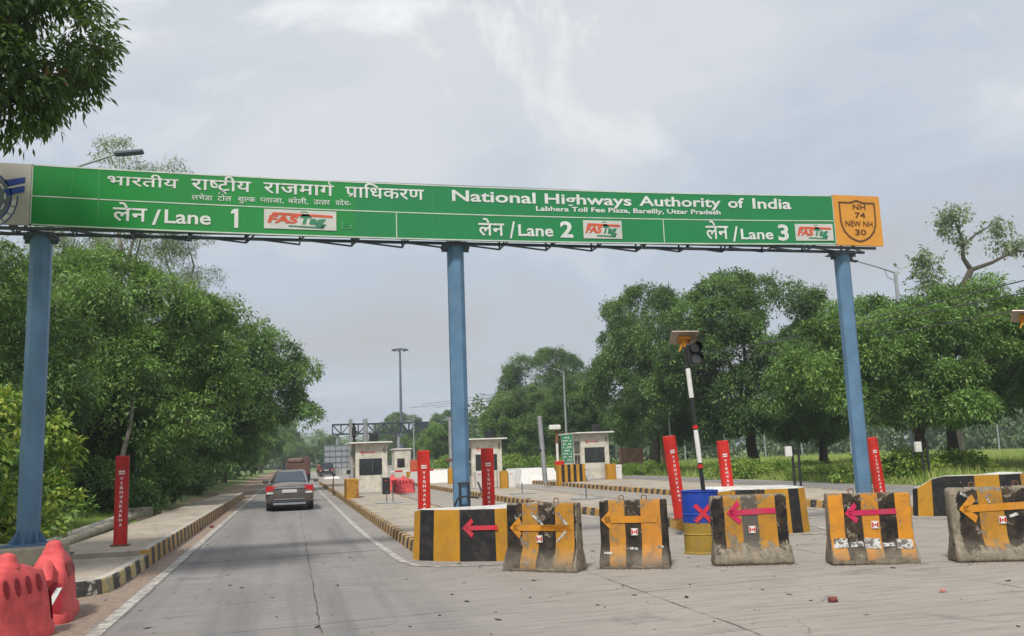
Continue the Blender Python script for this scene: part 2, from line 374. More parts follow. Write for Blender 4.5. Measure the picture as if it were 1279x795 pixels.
strip(bm, [(1.68, 74), (1.66, 50), (1.64, 25.4), (1.68, 20.5), (1.76, 17.84), (1.82, 15.6), (1.96, 14.75), (2.3, 14.4), (2.92, 14.25), (3.7, 14.1), (4.3, 14.3), (4.75, 15), (4.85, 17), (5.0, 30), (5.0, 70)], .13)
strip(bm, [(7.4, 70), (7.4, 34), (7.7, 25), (7.8, 18), (7.85, 16.6), (8.3, 16.2), (9.0, 15.95), (9.7, 15.6), (10.3, 15.8), (10.7, 17), (10.8, 20), (10.8, 70)], .12)
strip(bm, [(13.45, 70), (13.45, 20), (13.45, 17.6), (13.9, 16.6), (14.7, 15.75), (16, 15.2), (17.2, 15.4)], .12)
bm.normal_update()
for f in bm.faces:
    if f.normal.z < 0: f.normal_flip()
struct(meshobj('road_line', bm, m_line))
# ---------------------------------------------------------------- kerbs and islands
def resample(pts, step):
    out = [Vector(pts[0])]; acc = 0
    for a, b in zip(pts[:-1], pts[1:]):
        a = Vector(a); b = Vector(b); d = (b - a).length; t = step - acc
        while t < d: out.append(a + (b - a) * t / d); t += step
        acc = (d - (t - step))
    if (out[-1] - Vector(pts[-1])).length > .1: out.append(Vector(pts[-1]))
    return out
def kerb(pts, z1, step, side, mats, w=.16, z0=-.02, topconc=False):
    """side +1: inner side lies left of the path direction"""
    bm = BM(); P = resample(pts, step); n = len(P); rows = []
    for i, p in enumerate(P):
        d = (P[min(i + 1, n - 1)] - P[max(i - 1, 0)]).normalized(); q = Vector((-d.y, d.x)) * side
        a, b, c = p, p + q * .025, p + q * w; j = random.uniform(-.006, .006)
        rows.append([bm.verts.new((a.x, a.y, z0)), bm.verts.new((b.x, b.y, z1 - .02 + j)), bm.verts.new((b.x + q.x * .02, b.y + q.y * .02, z1 + j)), bm.verts.new((c.x, c.y, z1 + j)), bm.verts.new((c.x, c.y, z0))])
    for i in range(n - 1):
        for k in range(4):
            f = bm.faces.new((rows[i][k], rows[i + 1][k], rows[i + 1][k + 1], rows[i][k + 1])); f.material_index = i % 2 if not (topconc and k == 2) else 2
    for r in (rows[0], rows[-1]): bm.faces.new(r).material_index = 0
    bmesh.ops.recalc_face_normals(bm, faces=bm.faces[:])
    return struct(meshobj('kerb', bm, mats + [m_conc]))
KM = [m_ky, m_kb]
kerb([(2.18, 16.1), (2.18, 30), (2.2, 76)], .2, .30, -1, KM)
kerb([(4.62, 16.1), (4.7, 76)], .2, .3, 1, KM)
kerb([(8.15, 18.5), (8.15, 22), (7.95, 25), (7.7, 31), (7.65, 62)], .2, .30, -1, KM)
kerb([(10.2, 17.3), (10.4, 30), (10.5, 62)], .2, .3, 1, KM)
kerb([(13.92, 18.2), (13.92, 62)], .2, .30, -1, KM)
kerb([(16.5, 18.2), (18.2, 30), (18.2, 62)], .2, .3, 1, KM)
kerb([(-4.1, 13.62), (-3.5, 13.52)] + arc(-3.1, 14.15, .62, -92, -5, 7) + [(-2.45, 15), (-2.42, 17.2)], .21, .42, 1, [m_kpy, m_kb], topconc=True)
kerb([(-2.42, 17.2), (-2.42, 50.5)], .30, .36, 1, KM, topconc=True)
m_isl, p = newmat('island_concrete'); v = pos(); s_ = N('ShaderNodeSeparateXYZ'); L(v, s_.inputs[0])
c = mix(ramp(noise(v, .7, 7, .65), [(.3, 0), (.7, 1)]), (.29, .245, .19), (.44, .385, .31))
c = mix(math_('MULTIPLY', ramp(noise(scaled(v, (2.5, .8, 1)), 1.3, 7, .7), [(.5, 0), (.66, 1)]), .55), c, (.17, .145, .115))
c = mix(math_('MULTIPLY', ramp(noise(v, 30, 4, .7), [(.3, 1), (.42, 0)]), .4), c, (.12, .11, .095))
wj = math_('MULTIPLY_ADD', noise(v, 2.0, 5, .7), .10, -.05)
c = mix(math_('MULTIPLY', line_mask(math_('MODULO', math_('ADD', math_('ADD', s_.outputs[1], wj), 40), 2.4), 1.0, .014), .7), c, (.06, .055, .045))
L(c, p.inputs['Base Color']); p.inputs['Roughness'].default_value = .9; bump(p, noise(v, 18, 6), .5, .02)
def island(pts, z):
    bm = BM(); prism(bm, pts, -.02, z); return struct(meshobj('pavement', bm, m_isl))
island([(2.34, 16.1), (4.46, 16.1), (4.54, 76), (2.36, 76)], .194)
island([(8.31, 18.5), (10.04, 17.3), (10.24, 30), (10.34, 62), (7.81, 62), (7.86, 31), (8.11, 25), (8.31, 22)], .194)
island([(14.08, 18.2), (16.34, 18.2), (18.04, 30), (18.04, 62), (14.08, 62)], .194)
island([(-4.1, 13.78), (-3.5, 13.68), (-3.1, 13.69), (-2.72, 13.95), (-2.62, 14.4), (-2.60, 17.2), (-4.2, 17.2)], .20)
island([(-2.58, 17.2), (-2.58, 50.5), (-3.5, 50.5), (-4.0, 30), (-4.25, 17.2)], .285)
# ---------------------------------------------------------------- overhead gantry
GY = 16.0
SY = 15.64      # front face of the sign
def sag(o):
    for v in o.data.vertices:
        u = (v.co.x - 3.2) / 7.6
        if abs(u) < 1: v.co.z += -.10 * (1 - u * u)
    return o
m_greenL, p = newmat('sign_green_sheeting'); v = pos(); s_ = N('ShaderNodeSeparateXYZ'); L(v, s_.inputs[0])
gc = mix(math_('GREATER_THAN', s_.outputs[0], 1.09), (.006, .235, .038), (.008, .20, .062))
gc = mix(math_('MULTIPLY', ramp(noise(v, .9, 6, .65), [(.4, 0), (.7, 1)]), .4), gc, (.02, .16, .05))
gl = math_('MULTIPLY', ramp(noise(scaled(v, (1.2, 1, 22)), 1.4, 5, .7), [(.6, 0), (.66, 1)]), ramp(noise(v, 1.1, 4), [(.5, 0), (.6, 1)]))
gc = mix(math_('MULTIPLY', gl, .25), gc, (.12, .36, .15)); L(gc, p.inputs['Base Color']); p.inputs['Roughness'].default_value = .4
m_orange = M('shield_panel_orange', (.62, .27, .035), .5, var=.08, scale=2, bs=0)
m_beige = M('logo_panel_grey', (.44, .42, .38), .6, var=.12, scale=2, bs=0)
m_trim = M('sign_trim', (.50, .58, .50), .5, var=.2, bs=0)
m_seam = M('sign_seam', (.05, .27, .11), .5, bs=0)
m_brown = M('shield_lettering_brown', (.10, .045, .015), .6, var=.1, bs=0)
gt = thing('overhead_gantry', 'long green lane sign gantry spanning the toll lanes on three blue posts', 'gantry', (0, 0, 0))
for i, (x, zb) in enumerate(((-4.08, .57), (2.97, 0), (11.18, 0))):
    bm = BM()
    pr_ = .175 if i == 0 else .16; ring = [(pr_ * math.cos(R(22.5 + 45 * k)), pr_ * math.sin(R(22.5 + 45 * k))) for k in range(8)]
    prism(bm, [(x + a, GY + b) for a, b in ring], zb, 5.60)
    ps = meshobj('post', bm, m_blue, gt)
    bm = BM(); box(bm, (x, GY, 5.612), (.5, .40, .025)); box(bm, (x, GY, 5.645), (.4, .34, .04))
    for sx in (-1, 1): box(bm, (x + sx * .2, GY, 5.57), (.12, .02, .14)); box(bm, (x + sx * .2, GY - .12, 5.59), (.1, .02, .10))
    meshobj('flange', bm, m_steel, ps)
    if i == 0:
        bm = BM(); box(bm, (x, GY, zb + .015), (.62, .62, .03))
        for k in range(8):
            a = R(45 * k); c, s = math.cos(a), math.sin(a)
            vs = [bm.verts.new((x + c * r_ + -s * t, GY + s * r_ + c * t, z)) for t in (-.008, .008) for r_, z in ((.16, zb + .03), (.29, zb + .03), (.16, zb + .24))]
            bm.faces.new(vs[:3]); bm.faces.new(vs[3:][::-1]); bm.faces.new((vs[1], vs[4], vs[5], vs[2]))
        meshobj('base_plate', bm, m_blue, ps)
# truss
bm = BM(); zs = (5.705, 6.70); yy = (15.78, 16.16)
x0, x1 = -7.3, 11.85
for z in zs:
    for y in yy: box(bm, ((x0 + x1) / 2, y, z), (x1 - x0, .05, .05))
k = 0; x = x0
def bar(bm, a, b, t=.03):
    tube(bm, [a, b], t / 2 * 1.3, 4)
while x < x1 - .1:
    xn = min(x + .93, x1)
    for y in yy:
        bar(bm, (x, y, zs[0]), (x, y, zs[1])); bar(bm, (x, y, zs[0]), (xn, y, zs[1]) if k % 2 else (x, y, zs[0] + .3))
    bar(bm, (x, yy[0], zs[0]), (x, yy[1], zs[0])); bar(bm, (x, yy[0], zs[0]), (xn, yy[1], zs[0])); bar(bm, (x, yy[0], zs[1]), (xn, yy[1], zs[1]))
    bar(bm, (x, yy[0] + .02, zs[0]), (x + .32, yy[0], zs[0] + .26), .03)
    x = xn; k += 1
# drawn-up end bracket under the shield panel
sag(meshobj('truss', bm, m_steel, gt))
def panel(name, xa, xb, za, zb, mt, par=gt, y=SY, t=.05, n=24):
    bm = BM()
    for i in range(n):
        a = xa + (xb - xa) * i / n; b = xa + (xb - xa) * (i + 1) / n
        vs = [bm.verts.new(p) for p in ((a, y, za), (b, y, za), (b, y, zb), (a, y, zb), (a, y + t, za), (b, y + t, za), (b, y + t, zb), (a, y + t, zb))]
        for q in ((0, 1, 2, 3), (5, 4, 7, 6), (4, 5, 1, 0), (3, 2, 6, 7)): bm.faces.new([vs[j] for j in q])
        if i == 0: bm.faces.new([vs[j] for j in (4, 0, 3, 7)])
        if i == n - 1: bm.faces.new([vs[j] for j in (1, 5, 6, 2)])
    return sag(meshobj(name, bm, mt, par))
sgn = panel('sign_panel', -4.18, 10.84, 5.735, 6.775, m_greenL)
lg = panel('logo_panel', -7.2, -4.19, 5.735, 6.775, m_beige, n=6)
sh = panel('route_panel', 10.85, 11.95, 5.725, 6.79, m_orange, n=6)
bm = BM()
def bar2(bm, xa, xb, za, zb, y=SY - .006, t=.004, n=1):
    for i in range(n):
        a = xa + (xb - xa) * i / n; b = xa + (xb - xa) * (i + 1) / n; poly(bm, [(a, y, za), (b, y, za), (b, y, zb), (a, y, zb)])
bar2(bm, -4.18, 10.84, 6.222, 6.24, n=24); bar2(bm, -4.18, 10.84, 6.752, 6.775, n=24); bar2(bm, -4.18, 10.84, 5.735, 5.758, n=24); bar2(bm, -4.18, -4.162, 5.735, 6.775)
for x in (1.84, 7.04): bar2(bm, x - .009, x + .009, 5.75, 6.22)
bar2(bm, 10.825, 10.84, 5.735, 6.775)
for f in bm.faces: f.normal_update()
sag(meshobj('border', bm, m_trim, sgn))
for x, wd, z0 in ((-3.155, .015, 5.75), (-3.57, .01, 6.26), (1.085, .005, 5.75), (-.8, .006, 5.76), (2.5, .006, 5.76), (4.6, .006, 5.76), (8.6, .006, 5.76)): bm = BM(); bar2(bm, x, x + wd, z0, 6.75); sag(meshobj('panel_seam', bm, m_seam, sgn))
def letters(name, items, par, mt, y=SY - .01):
    bm = BM()
    for it in items: place_text(bm, *it[:5], y, ref=it[5])
    return sag(meshobj(name, bm, mt, par))
def S(x): # sign z without sag
    u = (x - 3.2) / 7.6; return .10 * (1 - u * u) if abs(u) < 1 else 0
HB = .622
D = lambda t: deva(t.split('|'))
I = []
def dz(x0, x1, zb, zt): # baselines measured on the sagging face
    s = S((x0 + x1) / 2); return zb + s, zt - zb
for tk, x0, x1, zb, zt in (("भ|ा|र|त|ी|य", -3.02, -1.89, 6.45, 6.60), ("र|ा|~ष|ट|^R|ी|य", -1.68, -.69, 6.425, 6.605), ("र|ा|ज|म|ा|ग|reph", -.48, .73, 6.405, 6.59), ("प|/R|ा|ि|ध|क|र|ण", .93, 2.35, 6.385, 6.57),
                           ("ल|े|न", -2.92, -2.38, 5.84, 6.06), ("ल|े|न", 3.35, 3.84, 5.745, 5.97), ("ल|े|न", 7.93, 8.42, 5.79, 6.045)):
    z, h = dz(x0, x1, zb, zt); I.append((D(tk), x0, x1, z, h, HB))
sm = [("ल|भ|े|ड़|ा", 240, 265), ("ट|ो|ल", 271, 288), ("श|ु|~ल|क", 296, 317), ("~प|ल|ा|ज|ा|,", 323, 352), ("ब|र|े|ल|ी|,", 358, 383), ("उ|~त|त|र", 390, 411), ("प|/R|द|े|श|-", 418, 438)]
for tk, a, b in sm:
    f = lambda q: -1.67 + (q - 240) / 198 * 2.70
    z, h = dz(f(a), f(b), 6.245 - (f(a) + 1.67) * .006, 6.325 - (f(a) + 1.67) * .006)
    I.append((deva(tk.replace('ड़', 'ड').split('|'), .004), f(a), f(b), z, h, HB))
CAP = .727
for s, x0, x1, zb, zt, bo in (("National", 2.87, 4.47, 6.385, 6.60, .02), ("Highways", 4.65, 6.40, 6.40, 6.60, .02), ("Authority", 6.56, 8.30, 6.425, 6.625, .02), ("of", 8.46, 8.81, 6.44, 6.645, .02), ("India", 9.0, 9.87, 6.445, 6.665, .02),
                          ("Labhera Toll Fee Plaza, Bareilly, Uttar Pradesh", 4.47, 8.28, 6.262, 6.355, .022),
                          ("/", -2.30, -2.16, 5.79, 6.06, .02), ("Lane", -2.10, -1.35, 5.82, 6.06, .018), ("1", -.965, -.90, 5.78, 6.11, .03),
                          ("/", 3.94, 4.05, 5.71, 6.03, .02), ("Lane", 4.11, 4.79, 5.755, 5.98, .018), ("2", 4.93, 5.18, 5.75, 6.06, .03),
                          ("/", 8.51, 8.63, 5.755, 6.06, .02), ("Lane", 8.69, 9.41, 5.805, 6.02, .018), ("3", 9.52, 9.76, 5.80, 6.125, .03)):
    z, h = dz(x0, x1, zb, zt); I.append((glyphs(s, bo), x0, x1, z, h, CAP))
for it in I: letters('lettering', [it], sgn, m_letter)
bm = BM(); sz_ = S(-.95); poly(bm, [(-.965, SY - .01, 6.11 + sz_), (-.965, SY - .01, 6.03 + sz_), (-1.02, SY - .01, 6.01 + sz_), (-1.02, SY - .01, 6.06 + sz_)][::-1]); poly(bm, [(-.965, SY-.0102, 6.10 + sz_), (-.90, SY-.0102, 6.11 + sz_), (-.90, SY-.0102, 6.0 + sz_), (-.965, SY-.0102, 6.0 + sz_)]); sag(meshobj('numeral_flag', bm, m_letter, sgn))
# faint ghost lettering left of the old sticker
letters('ghost_lettering', [(glyphs("Ea", .01), .86, 1.06, 5.80 + S(1), .12, CAP)], sgn, m_seam)
# toll tag stickers
m_stk = M('sticker_white', (.52, .52, .49), .5, var=.12, bs=0); m_or = M('sticker_orange_red', (.58, .085, .03), .5, bs=0); m_gr = M('sticker_green', (.03, .20, .10), .5, bs=0)
for x0, x1, z0, z1 in ((-.47, .77, 5.765, 6.115), (5.39, 6.17, 5.735, 6.09), (9.91, 10.78, 5.80, 6.15)):
    s = S((x0 + x1) / 2); z0 += s; z1 += s; W = x1 - x0; H = z1 - z0
    bm = BM(); front(bm, [(x0, z0), (x1, z0), (x1, z1), (x0, z1)], SY - .012, .006); st = sag(meshobj('sticker', bm, m_stk, gt))
    bm = BM(); y = SY - .018; q = lambda u, v_: (x0 + u * W, y, z0 + v_ * H)
    poly(bm, [q(.10, .72), q(.62, .68), q(.63, .80), q(.12, .84)]); poly(bm, [q(.63, .68), q(.95, .66), q(.95, .74), q(.93, .78), q(.63, .80)])
    sag(meshobj('red_stroke', bm, m_or, st))
    bm = BM(); poly(bm, [q(.33, .13), q(.80, .08), q(.82, .16), q(.34, .20)]); poly(bm, [q(.78, .10), q(.82, .10), q(.86, .30), q(.82, .30)])
    k = [(.55 + .06 * math.cos(R(t)), .86 + .08 * math.sin(R(t))) for t in range(20, 161, 20)]; k2 = [(.55 + .045 * math.cos(R(t)), .86 + .05 * math.sin(R(t))) for t in range(20, 161, 20)]
    for i in range(len(k) - 1): poly(bm, [q(*k[i]), q(*k[i + 1]), q(*k2[i + 1]), q(*k2[i])])
    poly(bm, [q(.50, .68), q(.64, .68), q(.62, .80), q(.52, .80)])
    sag(meshobj('green_stroke', bm, m_gr, st))
    def ital(txt, u0, u1, v0, h, mt, nm):
        bm = BM(); place_text(bm, glyphs(txt, .045), x0 + u0 * W, x0 + u1 * W, z0 + v0 * H, h * H, y, ref=CAP)
        for v in bm.verts: v.co.x += (v.co.z - (z0 + v0 * H)) * .28
        sag(meshobj(nm, bm, mt, st))
    ital("FAS", .05, .45, .32, .38, m_or, 'red_lettering'); ital("Tag", .47, .83, .30, .40, m_gr, 'green_lettering')
# route shield
cx = 11.40; bm = BM()
prof = [(-.43, .40), (-.16, .40), (0, .45), (.16, .40), (.43, .40)]
side = [(.43, .1), (.42, -.08), (.36, -.24), (.25, -.36), (.12, -.43), (0, -.46)]
out_ = prof + side + [(-a, b) for a, b in side[:-1][::-1]]
inn = [(a * .915, (b + .01) * .915 - .01) for a, b in out_]; n = len(out_)
for i in range(n):
    j = (i + 1) % n
    poly(bm, [(cx + out_[i][0], SY - .008, 6.25 + out_[i][1]), (cx + out_[j][0], SY - .008, 6.25 + out_[j][1]), (cx + inn[j][0], SY - .008, 6.25 + inn[j][1]), (cx + inn[i][0], SY - .008, 6.25 + inn[i][1])])
meshobj('shield_outline', bm, m_brown, sh)
for it in [(glyphs("NH", .012), 11.30, 11.60, 6.49, .12, CAP), (glyphs("74", .012), 11.33, 11.58, 6.315, .12, CAP), (glyphs("NEW NH", .012), 11.09, 11.73, 6.13, .12, CAP), (glyphs("30", .012), 11.30, 11.56, 5.95, .12, CAP)]: letters('lettering', [it], sh, m_brown)
# emblem on the pale panel (its right part is in view)
m_lgrey = M('emblem_grey', (.13, .15, .17), .6, bs=0); m_lblue = M('emblem_blue', (.015, .05, .28), .6, bs=0); m_lor = M('emblem_orange', (.50, .26, .09), .6, bs=0)
ex, ez = -4.95, 6.17
def annulus(bm, r0, r1, a0, a1, n=24, y=SY - .008, sx=1, sz=1):
    for k in range(n):
        t0, t1 = R(a0 + (a1 - a0) * k / n), R(a0 + (a1 - a0) * (k + 1) / n)
        P = [(ex + r * math.cos(t) * sx, y, ez + r * math.sin(t) * sz) for r, t in ((r0, t0), (r1, t0), (r1, t1), (r0, t1))]
        poly(bm, P)
bm = BM(); annulus(bm, .29, .47, -60, 240, 40); o = meshobj('emblem_ring', bm, m_lgrey, lg)
bm = BM(); annulus(bm, .001, .28, 0, 360, 30); meshobj('emblem_disc', bm, m_lor, lg)
bm = BM()
bm.free()
for k in range(9): bm = BM(); annulus(bm, .375, .40, -55 + k * 26, -40 + k * 26, 3, SY - .012); meshobj('emblem_dash', bm, m_letter, lg)
for k in range(4): bm = BM(); annulus(bm, .495, .56, -58 + k * 15, -47 + k * 15, 3, SY - .012); meshobj('emblem_dash', bm, m_letter, lg)
bm = BM(); annulus(bm, .47, .49, -62, 70, 16, SY - .011); annulus(bm, .565, .58, -62, 5, 12, SY - .011)
for z in (.20, .045): poly(bm, [(ex + .42, SY - .011, ez + z), (ex + .67, SY - .011, ez + z + .07), (ex + .67, SY - .011, ez + z + .17), (ex + .36, SY - .011, ez + z + .10)])
meshobj('emblem_wing', bm, m_lblue, lg)
bm = BM(); poly(bm, [(ex + .42, SY - .014, ez + .165), (ex + .67, SY - .014, ez + .235), (ex + .67, SY - .014, ez + .255), (ex + .42, SY - .014, ez + .185)]); meshobj('emblem_stripe', bm, m_letter, lg)
# cable loop and socket frame at the foot of the middle post
bm = BM()
for x in (2.90, 3.06): tube(bm, [(x, GY - .185, .3), (x, GY - .185, 1.25)], .018, 6)
tube(bm, [(2.87, GY - .185, 1.25), (3.09, GY - .185, 1.25)], .02, 6)
tube(bm, [(2.80, GY - .185, .86), (2.86, GY - .25, 1.0), (3.0, GY - .25, 1.02), (3.22, GY - .24, .98), (3.29, GY - .2, 1.1), (3.24, GY - .15, 1.26)], .016, 6)
meshobj('cable_frame', bm, m_black, gt)
bm = BM(); box(bm, (-4.25, 15.9, .265), (1.35, 1.3, .61), bev=.02)
for v in bm.verts: v.co.x += random.uniform(-.01, .01); v.co.z += random.uniform(-.008, .008)
tag(meshobj('concrete_plinth', bm, m_oldconc), 'stained concrete block carrying the left blue gantry post', 'plinth')
#PART3
# ---------------------------------------------------------------- crash noses
def nose(label, plan, rise, colors, zt=.87, cut=1):
    """plan: front outline (x,y) left to right, then back; colours per front edge; rise: top height per vertex"""
    bm = BM(); n = len(plan); cx = sum(p[0] for p in plan) / n; cy = sum(p[1] for p in plan) / n
    a = [bm.verts.new((x, y, -.01)) for x, y in plan]
    b = [bm.verts.new((x + (cx - x) * .035, y + (cy - y) * .035, h)) for (x, y), h in zip(plan, rise)]
    for i in range(n):
        f = bm.faces.new((a[i], a[(i + 1) % n], b[(i + 1) % n], b[i])); f.material_index = colors[i]
    c = bm.verts.new((cx, cy, zt))
    for i in range(n):
        f = bm.faces.new((b[i], b[(i + 1) % n], c)); f.material_index = 2
    bmesh.ops.recalc_face_normals(bm, faces=bm.faces[:])
    es = [e for e in bm.edges if e.verts[0] in b and e.verts[1] in b]
    r = bmesh.ops.bevel(bm, geom=es, offset=.02, segments=2, affect='EDGES')
    for f in r['faces']: f.material_index = 2
    return tag(meshobj('concrete_nose', bm, [m_ny, m_nb, m_nw]), label, 'crash nose', 'painted island noses')
def arrow(bm, xt, xl, z, head, sw, y, dy=0, tilt=0, solid=False, mi=0):
    """arrow with its tip at xt and tail at xl in the plane y(z)=y+dy*z; chevron head"""
    s = 1 if xl > xt else -1; c, q = math.cos(tilt), math.sin(tilt)
    def P(u, v):
        X, Z = u * c - v * q, u * q + v * c; x = xt + s * X; zz = z + Z
        return (x, y + dy * (zz), zz)
    Ln = abs(xl - xt); h = sw / 2; t = sw * 1.25
    def pl(p): f = poly(bm, [P(*k) for k in p]); f.material_index = mi
    pl([(t * .5, -h), (Ln, -h), (Ln, h), (t * .5, h)])
    if solid: pl([(0, 0), (head, -head), (head, head)])
    else:
        for e_ in (1, -1): pl([(0, 0), (head, e_ * head), (head + t * .35, e_ * (head - t * .75)), (t * .9, 0)])
def thick(bm, n=(0, -1, 0)):
    bmesh.ops.recalc_face_normals(bm, faces=bm.faces[:])
    for f in bm.faces:
        f.normal_update()
        if f.normal.dot(Vector(n)) < 0: f.normal_flip()
P1 = [(2.05, 15.98), (2.12, 15.50), (2.30, 15.40), (2.70, 15.20), (3.28, 14.90), (3.85, 14.75), (4.2, 14.95), (4.38, 15.4), (4.30, 15.76), (2.03, 15.76)]
N1 = [(2.04, 15.76), (2.11, 15.50), (2.32, 15.27), (2.71, 14.93), (3.27, 14.66), (3.85, 14.62), (4.2, 14.85), (4.38, 15.35), (4.30, 15.76)]
n1_ = nose('striped concrete nose with a pinkish red arrow on its black band, nearest the open lane', N1, [.82] + [.86] * 8, [0, 1, 0, 1, 0, 1, 0, 1, 0])
def wallarrow(par, A, B, u0, u1, z, head, sw, mt, off=.03, **k):
    """arrow on the vertical face A->B (plan points), u along it"""
    bm = BM(); arrow(bm, u0, u1, 0, head, sw, 0, **k); A = Vector(A); B = Vector(B); d = (B - A).normalized(); nn = Vector((d.y, -d.x))
    for v in bm.verts:
        u, h = v.co.x, v.co.z; q = A + d * u + nn * off; v.co = (q.x, q.y, z + h)
    thick(bm, (nn.x, nn.y, 0)); return meshobj('painted_arrow', bm, mt, par)
wallarrow(n1_, (2.71, 14.93), (3.27, 14.66), .06, .66, .54, .16, .075, m_arrowr, off=.012)
P2 = [(8.10, 18.35), (8.02, 17.6), (8.15, 17.05), (8.6, 16.5), (9.1, 16.2), (9.55, 16.06), (9.78, 16.05), (10.02, 16.2), (10.12, 16.7), (10.14, 17.25), (8.8, 18.3)]
nose('low striped concrete nose behind the blue drum, with a white top', P2, [.62, .64, .80] + [.88] * 8, [0, 1, 0, 1, 0, 1, 0, 0, 1, 0, 0])
P3 = [(13.92, 18.15), (13.90, 17.95), (14.12, 17.72), (14.38, 17.6), (15.0, 17.35), (15.55, 17.2), (16.1, 17.15), (16.45, 17.4), (16.5, 18.15)]
nose('striped concrete nose with a lower ramped end, behind the rightmost barrier', P3, [.63, .65, .84] + [.90] * 6, [1, 0, 1, 1, 0, 1, 0, 1, 0])
# ---------------------------------------------------------------- red name posts
def name_post(label, x, y, z, rz=0, rx=0, ry=0, mt=None, bz=.3):
    t = thing('marker_post', label, 'post', (x, y, z), rz, 'red lettered lane posts', rx, ry)
    bm = BM(); box(bm, (0, 0, .84), (.235, .11, 1.66), bev=.012, seg=2)
    meshobj('post_body', bm, mt or m_red, t)
    bm = BM(); box(bm, (-.100, -.062, .84), (.02, .02, 1.6)); box(bm, (.100, -.062, .84), (.02, .02, 1.6)); meshobj('edge_strip', bm, mt or m_red, t)
    bm = BM(); box(bm, (0, 0, .008), (.34, .2, .016)); meshobj('base_plate', bm, m_rust, t)
    bm = BM(); Z = 1.30
    front(bm, [(-.055, 1.36), (.055, 1.36), (.055, 1.385), (-.055, 1.385)], -.0585, .003); front(bm, [(-.055, 1.32), (.055, 1.32), (.055, 1.345), (-.055, 1.345)], -.0585, .003)
    for ch in "VISHWAKARMA":
        Z -= .086; wd = .022 if ch == 'I' else .058
        g = G.setdefault(ch, glyphs(ch, .03)); place_text(bm, g, -wd / 2, wd / 2, Z, .052, -.0585, ref=CAP)
    meshobj('lettering', bm, m_letter, t)
    return t
G = {}
name_post('dull crimson lettered post on the left kerb slab', -3.13, 18.5, .30, mt=m_dred)
name_post('red lettered post left of the middle blue post, behind the nose with the arrow', 2.52, 17.6, .195)
name_post('red lettered post just right of the middle blue post', 3.74, 17.3, .195)
name_post('leaning red lettered post left of the striped signal pole', 7.62, 17.0, .32, rz=R(14), ry=R(-6))
name_post('red lettered post right of the striped signal pole, behind the white nose top', 9.2, 17.9, .19, rz=R(-2), ry=R(-3))
name_post('leaning red lettered post right of the right blue gantry post', 12.95, 17.9, .15, rz=R(8), ry=R(-5))
# ---------------------------------------------------------------- precast barriers
def barrier_mat(name, bands, foot, rawedge=.06, wear=.42, W=1.2):
    m, p = newmat(name); v = coord(); s = N('ShaderNodeSeparateXYZ'); L(v, s.inputs[0]); X, Y, Z = s.outputs
    wn = N('ShaderNodeTexNoise', i_Scale=3, i_Detail=4); L(v, wn.inputs['Vector'])
    xx = math_('ADD', X, math_('MULTIPLY_ADD', wn.outputs[0], .03, -.015))
    u = math_('DIVIDE', math_('ADD', xx, W / 2), W, clamp=True)
    c = ramp(u, [(a, col) for a, col in bands], True)
    c = mix(ramp(noise(v, 6, 6, .7), [(.4, 0), (.7, .5)]), c, (.13, .09, .05))
    con = mix(ramp(noise(v, 10, 7, .7), [(.3, 0), (.7, 1)]), (.10, .08, .058), (.31, .27, .20))
    # ramp of wear: more towards the edges and the foot
    c = mix(math_('MULTIPLY', ramp(Z, [(.08, 1), (.33, 0)]), ramp(noise(v, 4, 6, .7), [(.35, .3), (.6, .85)])), c, (.20, .17, .13))
    ed = math_('ABSOLUTE', math_('SUBTRACT', u, .5)); edge = ramp(ed, [(.5 - rawedge * 1.6, 0), (.5 - rawedge * .2, .30)])
    ft = ramp(Z, [(foot * .3, .26), (foot * 1.3, 0)]); tp = ramp(Z, [(.94, 0), (.99, .12)])
    k = math_('ADD', math_('ADD', math_('ADD', noise(v, 6.5, 9, .72, .2), edge), ft), tp)
    chip = ramp(k, [(1 - wear, 0), (1.02 - wear, 1)])
    L(mix(chip, c, con), p.inputs['Base Color']); p.inputs['Roughness'].default_value = .75; p.inputs['Specular IOR Level'].default_value = .25
    bump(p, math_('ADD', noise(v, 26, 6), math_('MULTIPLY', chip, -.5)), .55, .015); return m
DB = (.010, .010, .010); OC = (.42, .20, .022)
def yface(z): return -.09 - (1.0 - z) * .0455 if z > .33 else -.12 - (.33 - z) * .5217 if z > .10 else -.24
